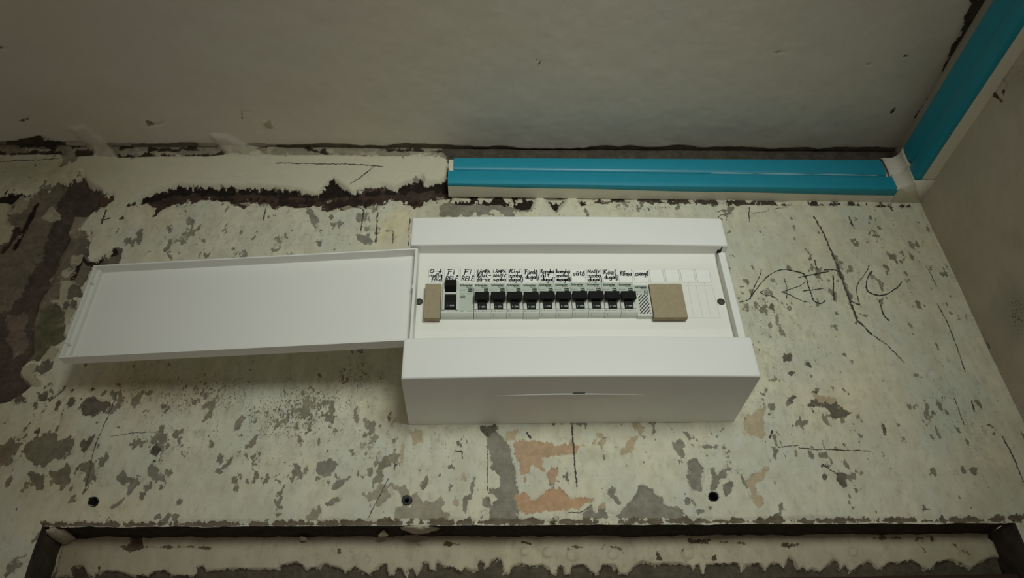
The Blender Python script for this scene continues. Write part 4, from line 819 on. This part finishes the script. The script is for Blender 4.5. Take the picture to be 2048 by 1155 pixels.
# ------------------------------------------------------------------ devices on the rail
DX, DP, YD = .0366, .01782, -.0940
zt, zbm = .1252, .0790
def device_profile(top=zt, yf=YD):
    return [(-.080, zbm+.0040), (-.0885, zbm+.0040), (-.0908, zbm+.0046), (yf+.0006, zbm+.0062), (yf, zbm+.0072), (yf, top-.0006), (yf+.0006, top), (-.080, top)]
def copy_tree(o, parent=None):
    c = o.copy(); COL.objects.link(c); c.parent = parent
    for ch in list(o.children): copy_tree(ch, c)
    return c
def make_breaker():
    r = empty('circuit_breaker')
    w = DP-.00035; bm = bmesh.new()
    prism_x(bm, device_profile(), .00018, w+.00018); bm_obj('housing', bm, M_dev, r)
    box('sticker', .0006, w-.0003, YD-.00012, YD+.0004, .1118, .1249, M_devl, r)
    # raised shoulders either side of the switch slot
    for x0, x1 in ((.0004, .0043), (.0138, .0174)): box('shoulder', x0, x1, YD-.0016, YD+.001, .0893, .1100, M_dev, r, .0005)
    tg = bmesh.new(); prism_x(tg, [(YD+.001, .0892), (YD-.0012, .0896), (YD-.0036, .0945), (YD-.0050, .1030), (YD-.001, .1100), (YD+.001, .1100)], .0044, .0137)
    rk = bm_obj('rocker', tg, M_black2, r)
    bm = bmesh.new(); prism_x(bm, [(YD-.0030, .0985), (YD-.0086, .0965), (YD-.0098, .0975), (YD-.0102, .1060), (YD-.0092, .1068), (YD-.0030, .1080)], .0008, .0168)
    hd = bm_obj('switch_handle', bm, M_black, r)
    bv = hd.modifiers.new('bevel', 'BEVEL'); bv.width = .0005; bv.segments = 2
    o = put_text(T_on, M_wtext, rk, .0058, YD-.0020, .0908, 'switch_print'); o.rotation_euler.x = math.radians(26)
    put_text(T_brand, M_green, r, .0014, YD-.0003, .1208, 'brand_print'); put_text(T_elec, M_green, r, .0085, YD-.0003, .1192, 'maker_line')
    put_text(T_easy, M_line, r, .0010, YD-.0003, .1148, 'range_print'); put_text(T_c60, M_line, r, .0010, YD-.0003, .1124, 'type_print')
    bd = box('badge', .0112, .0160, YD-.0003, YD, .1131, .1178, M_greend, r); put_text(T_pro, M_wtext, bd, .0118, YD-.00045, .1145, 'badge_letters')
    put_text(T_tiny, M_line, r, .0076, YD-.0002, .0868, 'catalogue_print')
    # thin joint in the lower chamfer
    box('clip', .0032, .0035, -.0930, -.0905, zbm+.0040, zbm+.0058, M_devshade, r)
    return r
proto = make_breaker()
names = ['"LÁMPA Közl" label', '"LÁMPA NAGY szoba" label', '"Kisi szoba dugalj" label', '"Fürdő dugalj" label', '"Konyha ált. dugalj" label', '"konyha mosogató" label', '"sütő" label', '"NAGY szoba dugalj" label', '"Közl dugalj" label', '"Klíma" label']
brk = []
dzs = [0, .0004, .0006, .0, .0014, .0014, .0022, .0022, .0018, .0018]
for i, nm in enumerate(names):
    o = proto if i == 0 else copy_tree(proto)
    o.location = (DX+DP*(2+i), 0, dzs[i]*.5)
    tag(o, 'single-pole circuit breaker with black switch below the handwritten '+nm, 'circuit breaker', 'circuit breakers in the row')
    brk.append(o)
for i, o in enumerate(brk): put_text(T_c10 if i == 9 else T_b13, M_line, o, .0009, YD-.0002, .0866, 'rating_print')
# residual current device, two modules wide
rc = empty('residual_current_device', (DX, 0, 0)); tag(rc, 'two-module residual current device with tall black switch at the left end of the row', 'circuit breaker')
bm = bmesh.new(); prism_x(bm, device_profile(), 0, 2*DP-.0003); bm_obj('housing', bm, M_dev, rc)
box('sticker', .0195, .0350, YD-.00012, YD+.0004, .0880, .1249, M_devl, rc)
for x0, x1, z0, z1 in ((.0014, .0040, .0878, .1270), (.0165, .0188, .0878, .1270), (.0040, .0165, .1085, .1110)): box('switch_surround', x0, x1, YD-.0030, YD+.001, z0, z1, M_dev, rc, .0006)
box('switch_window', .0040, .0165, YD-.0008, YD+.001, .0894, .1100, M_black2, rc)
bm = bmesh.new(); prism_x(bm, [(YD+.001, .1100), (YD-.0062, .1150), (YD-.0085, .1165), (YD-.0090, .1235), (YD-.0078, .1246), (YD+.001, .1262)], .0042, .0163); hd = bm_obj('switch_handle', bm, M_black, rc)
bv = hd.modifiers.new('bevel', 'BEVEL'); bv.width = .0005; bv.segments = 2
bm = bmesh.new(); prism_x(bm, [(YD, .0900), (YD-.0020, .0905), (YD-.0042, .0980), (YD-.0046, .1040), (YD-.001, .1080), (YD, .1080)], .0044, .0161); rk = bm_obj('rocker', bm, M_black, rc)
o = put_text(T_on, M_wtext, rk, .0066, YD-.0028, .0922, 'switch_print'); o.rotation_euler.x = math.radians(16); o.scale = (1.15, 1, .9)
put_text(T_brand, M_green, rc, .0202, YD-.0003, .1208, 'brand_print'); put_text(T_elec, M_green, rc, .0272, YD-.0003, .1192, 'maker_line'); put_text(T_easy, M_line, rc, .0200, YD-.0003, .1148, 'range_print')
bd = box('badge', .0292, .0340, YD-.0003, YD, .1131, .1178, M_greend, rc); put_text(T_pro, M_wtext, bd, .0298, YD-.00045, .1145, 'badge_letters')
put_text(text_mesh('sensitivity_print', '30mA', .0046, .0014), M_line, rc, .0204, YD-.0003, .1100, 'sensitivity_print'); put_text(text_mesh('wave_print', '[AC]', .0044, .0020), M_line, rc, .0284, YD-.0003, .1096, 'wave_print')
box('test_button', .0210, .0262, YD-.0012, YD, .1056, .1080, M_line, rc, .0004)
put_text(text_mesh('test_print', 'T test monthly', .0110, .0013), M_line, rc, .0203, YD-.0003, .1030, 'test_print'); put_text(text_mesh('current_print', '40A', .0046, .0018), M_line, rc, .0202, YD-.0002, .0868, 'current_print')
put_text(text_mesh('catalogue_print', 'EZ9R36240', .0060, .0011), M_line, rc, .0282, YD-.0002, .0870, 'catalogue_print')
# doorbell module with slanted sound slots
be = empty('doorbell_module', (DX+DP*12+.0004, 0, 0)); tag(be, 'grey doorbell module with slanted black slots at the right end of the row', 'doorbell')
YB = YD+.0022; bm = bmesh.new(); prism_x(bm, device_profile(zt-.0005, YB), .0001, DP-.0012); bm_obj('housing', bm, M_dev, be)
box('sticker', .0006, DP-.0016, YB-.00012, YB+.0004, .1125, .1243, M_devl, be)
put_text(T_brand, M_green, be, .0012, YB-.0003, .1200, 'brand_print'); put_text(T_elec, M_line, be, .0078, YB-.0003, .1185, 'maker_line'); put_text(T_easy, M_line, be, .0008, YB-.0003, .1140, 'range_print')
bd = box('badge', .0108, .0156, YB-.0003, YB, .1120, .1162, M_greend, be); box('badge_face', .0113, .0151, YB-.0004, YB, .1126, .1156, M_devl, bd); put_text(text_mesh('badge_letters', 'SO', .0030, .0018, .02), M_greend, bd, .0117, YB-.0005, .1132, 'badge_letters')
x0s, x1s, z0s, z1s = .0034, .0142, .0858, .1110
for k in range(8):
    zk = .1064-.0041*k; a = max(x0s, x0s+(z0s-zk)/1.15); b = min(x1s, x0s+(z1s-zk)/1.15)
    V, F = ribbons([[(a, zk+1.15*(a-x0s)), (b, zk+1.15*(b-x0s))]], .00105, lambda x, z, off: (x, YB-off, z), .0002); mesh_obj('sound_slot', V, F, M_hole, be)
for x, z in ((x0s-.0002, z1s+.0002), (x1s+.0002, z0s)): lathe_y('slot_dot', [(.00001, YB-.0003), (.0005, YB-.0003), (.0005, YB)], x, z, M_hole, be, 10)
# hardboard filler pieces
def board(x0, x1, z0, z1, y, th, label, sk=0.0):
    r = box('filler_board', x0, x1, y, y+th, z0, z1, M_board, None, .0005); tag(r, label, 'filler board', 'hardboard fillers in the row'); return r
a = onY((851, 567), -.0935); b = onY((884, 636), -.0935)
board(a[0], DX-.0006, .0790, a[2], -.0940, .0060, 'narrow brown hardboard filler left of the breaker row')
a = onY((1299, 566), -.0935); b = onY((1376, 634), -.0935)
board(DX+DP*13-.0002, b[0], b[2]-.0004, .1248, -.0940, .0060, 'wide brown hardboard filler right of the doorbell module')
